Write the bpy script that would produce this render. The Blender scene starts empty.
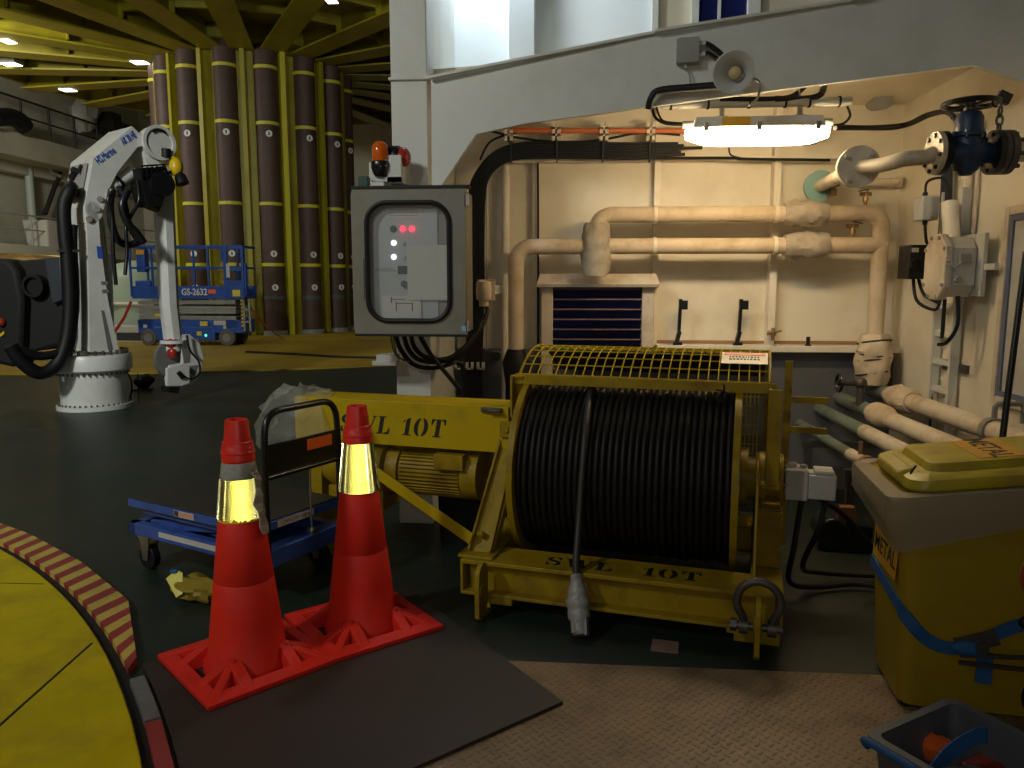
import bpy, bmesh, math, random
from mathutils import Vector, Matrix, noise
S = bpy.context.scene
COL = S.collection
PI = math.pi
V = Vector
R = math.radians
random.seed(7)

# ------------------------------------------------------------------ camera
EYE = 1.5                       # standing eye height above the deck
PITCH = R(7.5)
YAW = R(4.5)
FPX = 760.0                     # focal length in pixels of a 1024 wide frame
cam_data = bpy.data.cameras.new('camera')
cam_data.sensor_width = 36.0
cam_data.lens = 36.0 * FPX / 1024.0
cam_data.clip_end = 200
cam = bpy.data.objects.new('camera', cam_data)
cam.location = (0, 0, EYE)
cam.rotation_euler = (PI / 2 - PITCH, 0, YAW)
COL.objects.link(cam)
S.camera = cam

# ------------------------------------------------------------------ world, exposure, hall lights
S.view_settings.view_transform = 'Standard'
S.view_settings.look = 'None'
S.view_settings.gamma = 1
S.view_settings.exposure = 0.0
S.view_settings.use_curve_mapping = False
S.cycles.blur_glossy = 0.0      # keep the small mirrors of the reflective bands sharp
W = bpy.data.worlds.new('world')
S.world = W
W.use_nodes = True
W.node_tree.nodes['Background'].inputs[0].default_value = (0.85, 1.0, 0.85, 1)
W.node_tree.nodes['Background'].inputs[1].default_value = 0.004

def lamp(name, kind, loc, power, col, size=0.5, aim=None, spot=None, size_y=None):
    d = bpy.data.lights.new(name, kind)
    d.energy = power
    d.color = col
    if kind == 'AREA':
        d.size = size
        if size_y:
            d.shape = 'RECTANGLE'
            d.size_y = size_y
    else:
        d.shadow_soft_size = size
    if spot:
        d.spot_size = R(spot)
        d.spot_blend = 0.5
    o = bpy.data.objects.new(name, d)
    o.location = loc
    if aim is not None:
        o.rotation_euler = (V(aim) - V(loc)).to_track_quat('-Z', 'Y').to_euler()
    COL.objects.link(o)
    return o

# floodlights high in the hall, a cool floodlight above the deck house, the photographer's small flash
lamp('hall_light', 'AREA', (-9.5, 10.5, 7.2), 75, (1.0, 0.97, 0.82), 1.2, aim=(-9.5, 16, 0))
lamp('hall_light', 'AREA', (-2.0, 14.0, 7.4), 75, (1.0, 0.97, 0.82), 1.2, aim=(-7, 22, 2))
lamp('hall_light', 'AREA', (-16.0, 16.0, 7.4), 620, (1.0, 0.97, 0.85), 1.2, aim=(-20, 26, 3))
lamp('hall_light', 'AREA', (-6.0, -2.0, 6.5), 230, (0.97, 1.0, 0.93), 1.0, aim=(-5.8, 9.0, 2.0)).data.spread = R(105)
lamp('hall_light', 'AREA', (-3.5, -5.0, 6.0), 62, (0.97, 1.0, 0.94), 0.6, aim=(-1.0, 4.5, 2.0))
lamp('deck_house_floodlight', 'AREA', (-0.62, 5.22, 4.3), 26, (0.80, 0.92, 1.0), 0.35, aim=(-0.35, 5.7, 3.1))
lamp('camera_flash', 'POINT', (0.02, -0.02, 1.52), 21, (1.0, 0.97, 0.9), 0.02)

# ------------------------------------------------------------------ pixel planning: a pixel of the 1024x768 photo on a real plane
_ca, _sa, _cp, _sp = math.cos(YAW), math.sin(YAW), math.cos(PITCH), math.sin(PITCH)
def c2r(x, y):
    """camera-aligned ground coordinates (right, forward) to room coordinates"""
    return (x * _ca - y * _sa, x * _sa + y * _ca)
def ray(px, py):
    u = 384.0 - py
    f = FPX * _cp + u * _sp
    up = u * _cp - FPX * _sp
    x, y = c2r(px - 512.0, f)
    return V((x, y, up))
def at(px, py, x=None, y=None, z=None):
    d = ray(px, py)
    if x is not None: t = x / d.x
    elif y is not None: t = y / d.y
    else: t = (z - EYE) / d.z
    return V((0, 0, EYE)) + d * t
def onp(px, py, P, N):
    d = ray(px, py)
    t = (V(P) - V((0, 0, EYE))).dot(N) / d.dot(N)
    return V((0, 0, EYE)) + d * t

# ------------------------------------------------------------------ mesh builder
def frame(axis):
    a = V(axis).normalized()
    h = V((0, 0, 1)) if abs(a.z) < 0.9 else V((1, 0, 0))
    s = a.cross(h).normalized()
    return s, a.cross(s).normalized(), a

def corner(pts, rad, k=5):
    """polyline with its corners rounded"""
    pts = [V(p) for p in pts]
    out = [pts[0]]
    for i in range(1, len(pts) - 1):
        a, b, c = pts[i - 1], pts[i], pts[i + 1]
        r = min(rad, (a - b).length * 0.49, (c - b).length * 0.49)
        p, q = b + (a - b).normalized() * r, b + (c - b).normalized() * r
        for j in range(k + 1):
            t = j / k
            out.append(p * (1 - t) ** 2 + b * 2 * t * (1 - t) + q * t * t)
    out.append(pts[-1])
    return out

def spline(pts, k=6):
    pts = [V(p) for p in pts]
    out = []
    n = len(pts)
    for i in range(n - 1):
        p0, p1, p2, p3 = pts[max(i - 1, 0)], pts[i], pts[i + 1], pts[min(i + 2, n - 1)]
        for j in range(k):
            t = j / k
            out.append(0.5 * ((2 * p1) + (p2 - p0) * t + (2 * p0 - 5 * p1 + 4 * p2 - p3) * t * t + (3 * p1 - p0 - 3 * p2 + p3) * t ** 3))
    out.append(pts[-1])
    return out

class B:
    def __init__(s):
        s.v, s.f, s.m = [], [], []
    def add(s, vs, fs, mi=0, M=None):
        k = len(s.v)
        s.v += [(M @ V(p)) if M is not None else V(p) for p in vs]
        s.f += [tuple(i + k for i in f) for f in fs]
        s.m += [mi] * len(fs)
        return s
    def box(s, x0, x1, y0, y1, z0, z1, mi=0, M=None):
        vs = [(x0, y0, z0), (x1, y0, z0), (x1, y1, z0), (x0, y1, z0), (x0, y0, z1), (x1, y0, z1), (x1, y1, z1), (x0, y1, z1)]
        return s.add(vs, [(3, 2, 1, 0), (4, 5, 6, 7), (0, 1, 5, 4), (1, 2, 6, 5), (2, 3, 7, 6), (3, 0, 4, 7)], mi, M)
    def bar(s, p, q, w, h, up=(0, 0, 1), mi=0, M=None):
        """rectangular bar from p to q, w across, h along up"""
        p, q = V(p), V(q)
        d = (q - p).normalized()
        u = V(up)
        u = u - d * u.dot(d)
        if u.length < 1e-5:
            u = V((0, 1, 0)) - d * d.y
        u.normalize()
        c = d.cross(u)
        vs = []
        for e in (p, q):
            for a, b in ((-1, -1), (1, -1), (1, 1), (-1, 1)):
                vs.append(e + c * (a * w / 2) + u * (b * h / 2))
        return s.add(vs, [(3, 2, 1, 0), (4, 5, 6, 7), (0, 1, 5, 4), (1, 2, 6, 5), (2, 3, 7, 6), (3, 0, 4, 7)], mi, M)
    def cyl(s, p, q, r0, r1=None, n=16, mi=0, M=None):
        r1 = r0 if r1 is None else r1
        p, q = V(p), V(q)
        a, b, _ = frame(q - p)
        vs = []
        for e, r in ((p, r0), (q, r1)):
            vs += [e + (a * math.cos(2 * PI * i / n) + b * math.sin(2 * PI * i / n)) * r for i in range(n)]
        fs = [(i, (i + 1) % n, n + (i + 1) % n, n + i) for i in range(n)]
        fs += [tuple(range(n - 1, -1, -1)), tuple(range(n, 2 * n))]
        return s.add(vs, fs, mi, M)
    def ring(s, p, q, ro, ri, n=20, mi=0, M=None):
        p, q = V(p), V(q)
        a, b, _ = frame(q - p)
        vs = []
        for e, r in ((p, ro), (q, ro), (q, ri), (p, ri)):
            vs += [e + (a * math.cos(2 * PI * i / n) + b * math.sin(2 * PI * i / n)) * r for i in range(n)]
        fs = []
        for k in range(4):
            j = (k + 1) % 4
            fs += [(k * n + i, k * n + (i + 1) % n, j * n + (i + 1) % n, j * n + i) for i in range(n)]
        return s.add(vs, fs, mi, M)
    def tube(s, pts, r, n=8, closed=False, mi=0, M=None):
        pts = [V(p) for p in pts]
        k = len(pts)
        rs = r if isinstance(r, (list, tuple)) else [r] * k
        vs = []
        nrm = None
        for i, p in enumerate(pts):
            if closed: d = pts[(i + 1) % k] - pts[i - 1]
            else: d = pts[min(i + 1, k - 1)] - pts[max(i - 1, 0)]
            if d.length < 1e-9: d = V((0, 0, 1))
            d.normalize()
            if nrm is None: nrm = frame(d)[0]
            nrm = nrm - d * nrm.dot(d)
            if nrm.length < 1e-6: nrm = frame(d)[0]
            nrm.normalize()
            b = d.cross(nrm)
            vs += [p + (nrm * math.cos(2 * PI * j / n) + b * math.sin(2 * PI * j / n)) * rs[i] for j in range(n)]
        fs = []
        for i in range(k if closed else k - 1):
            a, c = i * n, ((i + 1) % k) * n
            fs += [(a + j, a + (j + 1) % n, c + (j + 1) % n, c + j) for j in range(n)]
        if not closed:
            fs += [tuple(range(n - 1, -1, -1)), tuple(range((k - 1) * n, k * n))]
        return s.add(vs, fs, mi, M)
    def lathe(s, prof, p=(0, 0, 0), axis=(0, 0, 1), n=24, mi=0, M=None):
        """prof: list of (radius, height along axis)"""
        p = V(p)
        a, b, c = frame(axis)
        vs = []
        for r, h in prof:
            vs += [p + c * h + (a * math.cos(2 * PI * i / n) + b * math.sin(2 * PI * i / n)) * max(r, 1e-4) for i in range(n)]
        fs = []
        for k in range(len(prof) - 1):
            fs += [(k * n + i, k * n + (i + 1) % n, (k + 1) * n + (i + 1) % n, (k + 1) * n + i) for i in range(n)]
        fs += [tuple(range(n - 1, -1, -1)), tuple(range((len(prof) - 1) * n, len(prof) * n))]
        return s.add(vs, fs, mi, M)
    def loft(s, rings, caps=True, mi=0, M=None):
        n = len(rings[0])
        vs = [p for r in rings for p in r]
        fs = []
        for k in range(len(rings) - 1):
            fs += [(k * n + i, k * n + (i + 1) % n, (k + 1) * n + (i + 1) % n, (k + 1) * n + i) for i in range(n)]
        if caps:
            fs += [tuple(range(n - 1, -1, -1)), tuple(range((len(rings) - 1) * n, len(rings) * n))]
        return s.add(vs, fs, mi, M)
    def slab(s, poly, off, mi=0, M=None):
        """3-D polygon extruded by the vector off"""
        o = V(off)
        a = [V(p) for p in poly]
        return s.loft([a, [p + o for p in a]], True, mi, M)
    def ball(s, c, rx, ry=None, rz=None, n=14, mi=0, M=None, amp=0, freq=4, seed=0):
        ry = rx if ry is None else ry
        rz = rx if rz is None else rz
        c = V(c)
        k = n // 2
        vs = []
        for i in range(1, k):
            t = PI * i / k
            for j in range(n):
                f = 2 * PI * j / n
                d = V((math.sin(t) * math.cos(f), math.sin(t) * math.sin(f), math.cos(t)))
                g = 1 + (amp * noise.noise(d * freq + V((seed, seed * 1.7, 0))) if amp else 0)
                vs.append(c + V((d.x * rx, d.y * ry, d.z * rz)) * g)
        top, bot = len(vs), len(vs) + 1
        vs += [c + V((0, 0, rz)), c - V((0, 0, rz))]
        fs = []
        for i in range(k - 2):
            fs += [(i * n + j, (i + 1) * n + j, (i + 1) * n + (j + 1) % n, i * n + (j + 1) % n) for j in range(n)]
        fs += [(top, j, (j + 1) % n) for j in range(n)]
        fs += [(bot, (k - 2) * n + (j + 1) % n, (k - 2) * n + j) for j in range(n)]
        return s.add(vs, fs, mi, M)

def rrect(w, d, r, z=0, n=4, cx=0, cy=0):
    out = []
    for sx, sy, a0 in ((1, 1, 0), (-1, 1, 90), (-1, -1, 180), (1, -1, 270)):
        for i in range(n + 1):
            a = R(a0 + 90 * i / n)
            out.append(V((cx + sx * (w / 2 - r) + r * math.cos(a), cy + sy * (d / 2 - r) + r * math.sin(a), z)))
    return out

# ------------------------------------------------------------------ objects
_used = {}
def mesh_of(name, b, mats, smooth=True, angle=40, Minv=None):
    me = bpy.data.meshes.new(name)
    vs = [(Minv @ p) if Minv is not None else p for p in b.v]
    me.from_pydata([tuple(p) for p in vs], [], b.f)
    for m in (mats if isinstance(mats, (list, tuple)) else [mats]):
        me.materials.append(m)
    me.polygons.foreach_set('material_index', b.m)
    bm = bmesh.new()
    bm.from_mesh(me)
    bmesh.ops.recalc_face_normals(bm, faces=bm.faces)
    bm.to_mesh(me)
    bm.free()
    if smooth:
        me.polygons.foreach_set('use_smooth', [True] * len(me.polygons))
        me.set_sharp_from_angle(angle=R(angle))
    me.update()
    return me

def rootM(o):
    chain = []
    while o is not None:
        chain.append(Matrix.Translation(o.location) @ o.rotation_euler.to_matrix().to_4x4())
        o = o.parent
    M = Matrix.Identity(4)
    for m in reversed(chain):
        M = M @ m
    return M

def obj(name, b, mats, parent=None, bev=0, world=False, smooth=True, angle=40, label=None, stuff=False):
    """one mesh object; with world=True the builder's vertices are room coordinates"""
    Minv = rootM(parent).inverted() if (parent is not None and world) else None
    o = bpy.data.objects.new(name, mesh_of(name, b, mats, smooth, angle, Minv))
    COL.objects.link(o)
    if parent is not None:
        o.parent = parent
    if bev:
        m = o.modifiers.new('bevel', 'BEVEL')
        m.width = bev
        m.segments = 2
        m.limit_method = 'ANGLE'
        m.angle_limit = R(50)
        m.harden_normals = False
    if label: o['label'] = label
    if stuff: o['kind'] = 'stuff'
    return o

def thing(name, label, cat, loc=(0, 0, 0), rz=0, group=None):
    o = bpy.data.objects.new(name, None)
    o.empty_display_size = 0.1
    o.location = loc
    o.rotation_euler = (0, 0, rz)
    COL.objects.link(o)
    o['label'] = label
    o['category'] = cat
    if group: o['group'] = group
    return o

def solo(name, b, mats, label, cat, group=None, bev=0, smooth=True, angle=40):
    """a thing that is one mesh: origin at the middle of its base"""
    lo = V([min(p[i] for p in b.v) for i in range(3)])
    hi = V([max(p[i] for p in b.v) for i in range(3)])
    c = V(((lo.x + hi.x) / 2, (lo.y + hi.y) / 2, lo.z))
    b.v = [p - c for p in b.v]
    o = obj(name, b, mats, None, bev, False, smooth, angle)
    o.location = c
    o['label'] = label
    o['category'] = cat
    if group: o['group'] = group
    return o

def struct(name, b, mats, bev=0, smooth=True, parent=None, label=None):
    o = obj(name, b, mats, parent, bev, False, smooth)
    if parent is None:
        o['kind'] = 'structure'
        if label: o['label'] = label
    return o

def dup(root, loc, rz=None, label=None):
    r = root.copy()
    COL.objects.link(r)
    r.location = loc
    if rz is not None: r.rotation_euler = (0, 0, rz)
    if label: r['label'] = label
    for ch in list(root.children):
        c = ch.copy()
        COL.objects.link(c)
        c.parent = r
        for g in list(ch.children):
            d = g.copy()
            COL.objects.link(d)
            d.parent = c
    return r

def text_b(txt, size, ext=0.002, M=None, b=None, bold=0.0, align='CENTER'):
    cu = bpy.data.curves.new('lettering', 'FONT')
    cu.body = txt
    cu.size = size
    cu.extrude = ext
    cu.offset = bold
    cu.align_x = align
    cu.align_y = 'CENTER'
    cu.resolution_u = 3
    o = bpy.data.objects.new('lettering', cu)
    COL.objects.link(o)
    bpy.context.view_layer.update()
    me = bpy.data.meshes.new_from_object(o.evaluated_get(bpy.context.evaluated_depsgraph_get()))
    b = b or B()
    b.add([v.co.copy() for v in me.vertices], [tuple(p.vertices) for p in me.polygons], 0, M)
    bpy.data.objects.remove(o)
    bpy.data.meshes.remove(me)
    bpy.data.curves.remove(cu)
    return b

def axes(o, x, y, z=None):
    """matrix with origin o and the given axes"""
    x, y = V(x).normalized(), V(y).normalized()
    z = x.cross(y) if z is None else V(z).normalized()
    M = Matrix((x, y, z)).transposed().to_4x4()
    M.translation = V(o)
    return M

def cables(name, runs, m, label, cat, group=None):
    """one thing of several runs, each run (points, radius) a part"""
    bs = [B().tube(p, r, 8) for p, r in runs]
    allv = [q for b in bs for q in b.v]
    c = sum(allv, V((0, 0, 0))) / len(allv)
    c.z = min(q.z for q in allv)
    t = thing(name, label, cat, c, 0, group)
    for b in bs: obj('run', b, m, t, world=True)
    return t

# ------------------------------------------------------------------ materials
def mat(name, col, rough=0.5, metal=0.0, dirt=None, amt=0.5, scale=6.0, bump=0.0, bscale=60.0, emit=None, estr=0, spec=None, detail=4, lo=0.45, hi=0.7):
    m = bpy.data.materials.new(name)
    m.use_nodes = True
    nt = m.node_tree
    p = nt.nodes['Principled BSDF']
    p.inputs['Base Color'].default_value = (*col, 1)
    p.inputs['Roughness'].default_value = rough
    p.inputs['Metallic'].default_value = metal
    if spec is not None: p.inputs['Specular IOR Level'].default_value = spec
    tc = nt.nodes.new('ShaderNodeTexCoord')
    if dirt is not None:
        n = nt.nodes.new('ShaderNodeTexNoise')
        n.inputs['Scale'].default_value = scale
        n.inputs['Detail'].default_value = detail
        n.inputs['Roughness'].default_value = 0.65
        nt.links.new(tc.outputs['Object'], n.inputs['Vector'])
        r = nt.nodes.new('ShaderNodeMapRange')
        r.inputs['From Min'].default_value = lo
        r.inputs['From Max'].default_value = hi
        r.inputs['To Max'].default_value = amt
        nt.links.new(n.outputs['Fac'], r.inputs['Value'])
        x = nt.nodes.new('ShaderNodeMix')
        x.data_type = 'RGBA'
        x.inputs[6].default_value = (*col, 1)
        x.inputs[7].default_value = (*dirt, 1)
        nt.links.new(r.outputs[0], x.inputs[0])
        nt.links.new(x.outputs[2], p.inputs['Base Color'])
    if bump:
        n2 = nt.nodes.new('ShaderNodeTexNoise')
        n2.inputs['Scale'].default_value = bscale
        nt.links.new(tc.outputs['Object'], n2.inputs['Vector'])
        bp = nt.nodes.new('ShaderNodeBump')
        bp.inputs['Strength'].default_value = bump
        bp.inputs['Distance'].default_value = 0.01
        nt.links.new(n2.outputs['Fac'], bp.inputs['Height'])
        nt.links.new(bp.outputs[0], p.inputs['Normal'])
    if emit:
        p.inputs['Emission Color'].default_value = (*emit, 1)
        p.inputs['Emission Strength'].default_value = estr
    return m

def film(name, col, alpha, rough=0.4):
    """thin clear sheet: partly transparent, glossy"""
    m = mat(name, col, rough)
    m.node_tree.nodes['Principled BSDF'].inputs['Alpha'].default_value = alpha
    return m

M_white = mat('white_paint', (0.72, 0.66, 0.53), 0.5, dirt=(0.54, 0.45, 0.32), amt=0.5, scale=2.2, bump=0.03)
M_white_rib = mat('white_rib_paint', (0.74, 0.68, 0.56), 0.45, dirt=(0.5, 0.4, 0.3), amt=0.4, scale=5)
M_grey_white = mat('grey_white_paint', (0.56, 0.56, 0.52), 0.5, dirt=(0.42, 0.41, 0.36), amt=0.5, scale=3, bump=0.03)
M_upper = mat('cool_white_paint', (0.74, 0.78, 0.80), 0.4, dirt=(0.6, 0.64, 0.68), amt=0.4, scale=1.5)
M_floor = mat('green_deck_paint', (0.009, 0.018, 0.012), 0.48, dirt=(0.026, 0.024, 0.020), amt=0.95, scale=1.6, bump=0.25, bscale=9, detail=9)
M_hall = mat('hall_wall_paint', (0.50, 0.48, 0.38), 0.6, dirt=(0.28, 0.26, 0.2), amt=0.6, scale=0.4)
M_yel = mat('yellow_paint', (0.31, 0.205, 0.006), 0.5, spec=0.25, dirt=(0.15, 0.085, 0.008), amt=0.75, scale=7, bump=0.05)
M_yel_clean = mat('yellow_plate_paint', (0.46, 0.325, 0.004), 0.5, spec=0.2, dirt=(0.30, 0.20, 0.015), amt=0.5, scale=5, bump=0.03)
M_car = mat('carousel_yellow_paint', (0.34, 0.30, 0.012), 0.5, dirt=(0.17, 0.11, 0.01), amt=0.75, scale=0.6, bump=0.03)
M_car_bright = mat('bright_yellow_edge', (0.60, 0.55, 0.03), 0.5)
M_deckyel = mat('turntable_yellow_paint', (0.52, 0.40, 0.003), 0.6, spec=0.2, dirt=(0.30, 0.22, 0.015), amt=0.7, scale=3.0, bump=0.06, bscale=25)
M_deckfar = mat('carousel_deck_paint', (0.40, 0.27, 0.02), 0.5, dirt=(0.22, 0.13, 0.02), amt=0.7, scale=0.8)
M_brown = mat('rusty_brown_pipe', (0.085, 0.045, 0.034), 0.6, dirt=(0.035, 0.02, 0.016), amt=0.7, scale=1.5)
M_black = mat('black_rubber', (0.007, 0.007, 0.008), 0.55, bump=0.02, spec=0.35)
M_blackpaint = mat('black_gloss_paint', (0.010, 0.010, 0.012), 0.28)
M_rope = mat('greased_black_cable', (0.010, 0.008, 0.007), 0.48, spec=0.25, dirt=(0.018, 0.014, 0.010), amt=0.6, scale=10, bump=0.1, bscale=120)
M_rope_tail = mat('grey_black_cable', (0.026, 0.022, 0.019), 0.5, bump=0.2, bscale=150)
M_tape = mat('dirty_grey_tape', (0.30, 0.29, 0.27), 0.4, dirt=(0.10, 0.09, 0.08), amt=0.8, scale=14, bump=0.4, bscale=40)
M_steel = mat('bare_steel', (0.45, 0.44, 0.42), 0.35, metal=0.9, dirt=(0.2, 0.17, 0.14), amt=0.6, scale=9)
M_dsteel = mat('dark_galvanised_steel', (0.10, 0.095, 0.09), 0.45, metal=0.6, dirt=(0.10, 0.05, 0.025), amt=0.7, scale=12)
M_lag = mat('cream_pipe_lagging', (0.62, 0.50, 0.36), 0.7, dirt=(0.42, 0.30, 0.17), amt=0.7, scale=7, bump=0.25, bscale=30)
M_lagjacket = mat('grey_beige_lagging_jacket', (0.42, 0.36, 0.28), 0.85, dirt=(0.25, 0.2, 0.15), amt=0.6, scale=10, bump=0.5, bscale=25)
M_pipe = mat('cream_painted_pipe', (0.62, 0.54, 0.42), 0.45, dirt=(0.35, 0.22, 0.11), amt=0.7, scale=6)
M_greenpipe = mat('grey_green_painted_pipe', (0.16, 0.19, 0.15), 0.5, dirt=(0.08, 0.09, 0.07), amt=0.6, scale=6)
M_bluevalve = mat('dark_blue_valve_paint', (0.014, 0.034, 0.085), 0.42, dirt=(0.016, 0.02, 0.03), amt=0.7, scale=9)
M_brass = mat('weathered_brass', (0.40, 0.26, 0.12), 0.4, metal=0.7, dirt=(0.2, 0.13, 0.08), amt=0.6, scale=20)
M_bluegreen = mat('blue_green_rubber_plug', (0.16, 0.30, 0.28), 0.55)
M_orange_pipe = mat('orange_conduit', (0.62, 0.17, 0.06), 0.45)
M_grey = mat('grey_enclosure', (0.26, 0.26, 0.235), 0.5, dirt=(0.15, 0.13, 0.10), amt=0.5, scale=6)
M_cab = mat('cabinet_beige_grey', (0.20, 0.19, 0.155), 0.5, dirt=(0.14, 0.12, 0.085), amt=0.6, scale=5)
M_lgrey = mat('light_grey_plastic', (0.50, 0.49, 0.46), 0.45, dirt=(0.35, 0.32, 0.27), amt=0.4, scale=8)
M_alu = mat('brushed_metal_panel', (0.42, 0.43, 0.44), 0.4, metal=0.5)
M_paper = mat('paper', (0.48, 0.465, 0.43), 0.8)
M_ink = mat('dark_print', (0.03, 0.03, 0.03), 0.7)
M_stencil = mat('black_stencil_paint', (0.012, 0.010, 0.008), 0.6)
M_navy = mat('navy_louvre_paint', (0.030, 0.038, 0.14), 0.4)
M_navywin = mat('dark_blue_window_glass', (0.010, 0.014, 0.075), 0.15)
M_frame = mat('beige_frame_paint', (0.60, 0.52, 0.42), 0.5, dirt=(0.35, 0.25, 0.17), amt=0.6, scale=7)
M_wood = mat('brown_edge', (0.28, 0.15, 0.07), 0.6)
M_red = mat('red_cone_rubber', (0.68, 0.018, 0.008), 0.6, spec=0.3, dirt=(0.50, 0.022, 0.01), amt=0.6, scale=7, bump=0.03)
M_redcap = mat('darker_red_cone_cap', (0.66, 0.022, 0.014), 0.4, dirt=(0.42, 0.015, 0.01), amt=0.5, scale=12)
M_blue = mat('blue_lift_paint', (0.025, 0.085, 0.36), 0.4, dirt=(0.015, 0.035, 0.12), amt=0.5, scale=6)
M_truckblue = mat('trolley_blue_paint', (0.035, 0.085, 0.34), 0.42, dirt=(0.02, 0.03, 0.08), amt=0.6, scale=9)
M_trolleytop = mat('brown_black_rubber_top', (0.028, 0.024, 0.022), 0.5, bump=0.05)
M_crane = mat('white_crane_paint', (0.70, 0.71, 0.68), 0.35, dirt=(0.52, 0.50, 0.44), amt=0.5, scale=3)
M_crane_blue = mat('blue_crane_lettering', (0.04, 0.10, 0.45), 0.5)
M_binyel = mat('yellow_bin_plastic', (0.33, 0.225, 0.007), 0.42, dirt=(0.28, 0.19, 0.012), amt=0.5, scale=5)
M_lidyel = mat('yellow_lid_plastic', (0.44, 0.35, 0.014), 0.42, dirt=(0.30, 0.17, 0.03), amt=0.75, scale=8)
M_sticker = mat('orange_sticker', (0.60, 0.31, 0.02), 0.5, dirt=(0.4, 0.2, 0.02), amt=0.5, scale=12)
M_stickred = mat('red_sticker', (0.45, 0.05, 0.02), 0.5)
M_strap = mat('blue_webbing', (0.018, 0.095, 0.26), 0.7, bump=0.3, bscale=200)
M_boxgrey = mat('grey_plastic_tub', (0.10, 0.105, 0.12), 0.45, dirt=(0.06, 0.06, 0.065), amt=0.5, scale=6)
M_amber = mat('amber_lens', (0.55, 0.10, 0.006), 0.15, dirt=(0.5, 0.08, 0.01), amt=0.6, scale=30)
M_redlens = mat('red_lens', (0.35, 0.03, 0.02), 0.2)
M_mat = mat('brown_rubber_sheet', (0.030, 0.020, 0.015), 0.55, dirt=(0.036, 0.028, 0.024), amt=0.8, scale=3, bump=0.08, bscale=40)
M_kred = mat('kerb_red_paint', (0.30, 0.035, 0.03), 0.5, dirt=(0.16, 0.03, 0.025), amt=0.6, scale=8)
M_kyel = mat('kerb_yellow_paint', (0.55, 0.40, 0.08), 0.5, dirt=(0.34, 0.24, 0.06), amt=0.6, scale=8)
M_kgrey = mat('worn_grey_kerb', (0.16, 0.155, 0.14), 0.55, dirt=(0.09, 0.085, 0.08), amt=0.7, scale=12)
M_gap = mat('black_gap', (0.006, 0.006, 0.006), 0.7)
M_orange = mat('orange_label', (0.75, 0.13, 0.02), 0.5)
M_yelsack = mat('yellow_plastic_sack', (0.26, 0.19, 0.012), 0.45, dirt=(0.35, 0.2, 0.03), amt=0.6, scale=10)
M_brightyel = mat('bright_yellow_lamp_housing', (0.75, 0.50, 0.01), 0.4)
M_rubtyre = mat('grey_black_tyre', (0.10, 0.095, 0.085), 0.7, dirt=(0.05, 0.05, 0.045), amt=0.6, scale=5)
M_film = film('clear_plastic_sheet', (0.55, 0.55, 0.48), 0.20)
M_liner = film('cloudy_bin_liner', (0.38, 0.31, 0.21), 0.66, 0.35)
M_glass = film('cabinet_window_glass', (0.55, 0.60, 0.62), 0.10, 0.05)

def M_plate():
    """checker plate: raised bars in alternating directions, worn beige paint"""
    m = mat('checker_plate_paint', (0.22, 0.145, 0.075), 0.45, dirt=(0.10, 0.052, 0.022), amt=0.85, scale=5, detail=8)
    nt = m.node_tree
    p = nt.nodes['Principled BSDF']
    tc = nt.nodes.new('ShaderNodeTexCoord')
    mp = nt.nodes.new('ShaderNodeMapping')
    mp.inputs['Scale'].default_value = (32, 32, 32)
    mp.inputs['Rotation'].default_value = (0, 0, R(45))
    nt.links.new(tc.outputs['Object'], mp.inputs[0])
    sp = nt.nodes.new('ShaderNodeSeparateXYZ')
    nt.links.new(mp.outputs[0], sp.inputs[0])
    def math_(op, a, b_=None, c=None):
        n = nt.nodes.new('ShaderNodeMath')
        n.operation = op
        for i, q in enumerate((a, b_, c)):
            if q is None: continue
            if isinstance(q, (int, float)): n.inputs[i].default_value = q
            else: nt.links.new(q, n.inputs[i])
        return n.outputs[0]
    fx = math_('SUBTRACT', math_('FRACT', sp.outputs[0]), 0.5)
    fy = math_('SUBTRACT', math_('FRACT', sp.outputs[1]), 0.5)
    par = math_('MODULO', math_('ADD', math_('FLOOR', sp.outputs[0]), math_('FLOOR', sp.outputs[1])), 2.0)
    par = math_('GREATER_THAN', math_('ABSOLUTE', par), 0.5)
    def bar_(a, b_):
        e = math_('ADD', math_('POWER', math_('DIVIDE', math_('ABSOLUTE', a), 0.44), 2.0), math_('POWER', math_('DIVIDE', math_('ABSOLUTE', b_), 0.15), 2.0))
        return math_('MAXIMUM', math_('SUBTRACT', 1.0, e), 0.0)
    ba, bb = bar_(fx, fy), bar_(fy, fx)
    mx = nt.nodes.new('ShaderNodeMix')
    nt.links.new(par, mx.inputs[0])
    nt.links.new(ba, mx.inputs[2])
    nt.links.new(bb, mx.inputs[3])
    bp = nt.nodes.new('ShaderNodeBump')
    bp.inputs['Strength'].default_value = 1.0
    bp.inputs['Distance'].default_value = 0.010
    nt.links.new(math_('MINIMUM', mx.outputs[0], 0.5), bp.inputs['Height'])
    nt.links.new(bp.outputs[0], p.inputs['Normal'])
    return m
M_checker = M_plate()

def M_reflective():
    """retroreflective sheeting: bright yellow metal-backed film"""
    m = mat('yellow_reflective_sheeting', (1.0, 0.955, 0.50), 0.13, metal=1.0, dirt=(0.92, 0.72, 0.25), amt=0.6, scale=22, lo=0.55, hi=0.72)
    return m
M_refl = M_reflective()
M_bandfilm = mat('bright_yellow_film', (0.90, 0.62, 0.02), 0.4)

# ================================================================== SETTING
YB, XR, ZC = 5.70, 2.30, 2.74          # back wall, right wall, alcove ceiling
XL = -0.86                             # left end of the alcove
struct('floor', B().box(-45, 12, -6, 48, -0.12, 0.0), M_floor)
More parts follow.
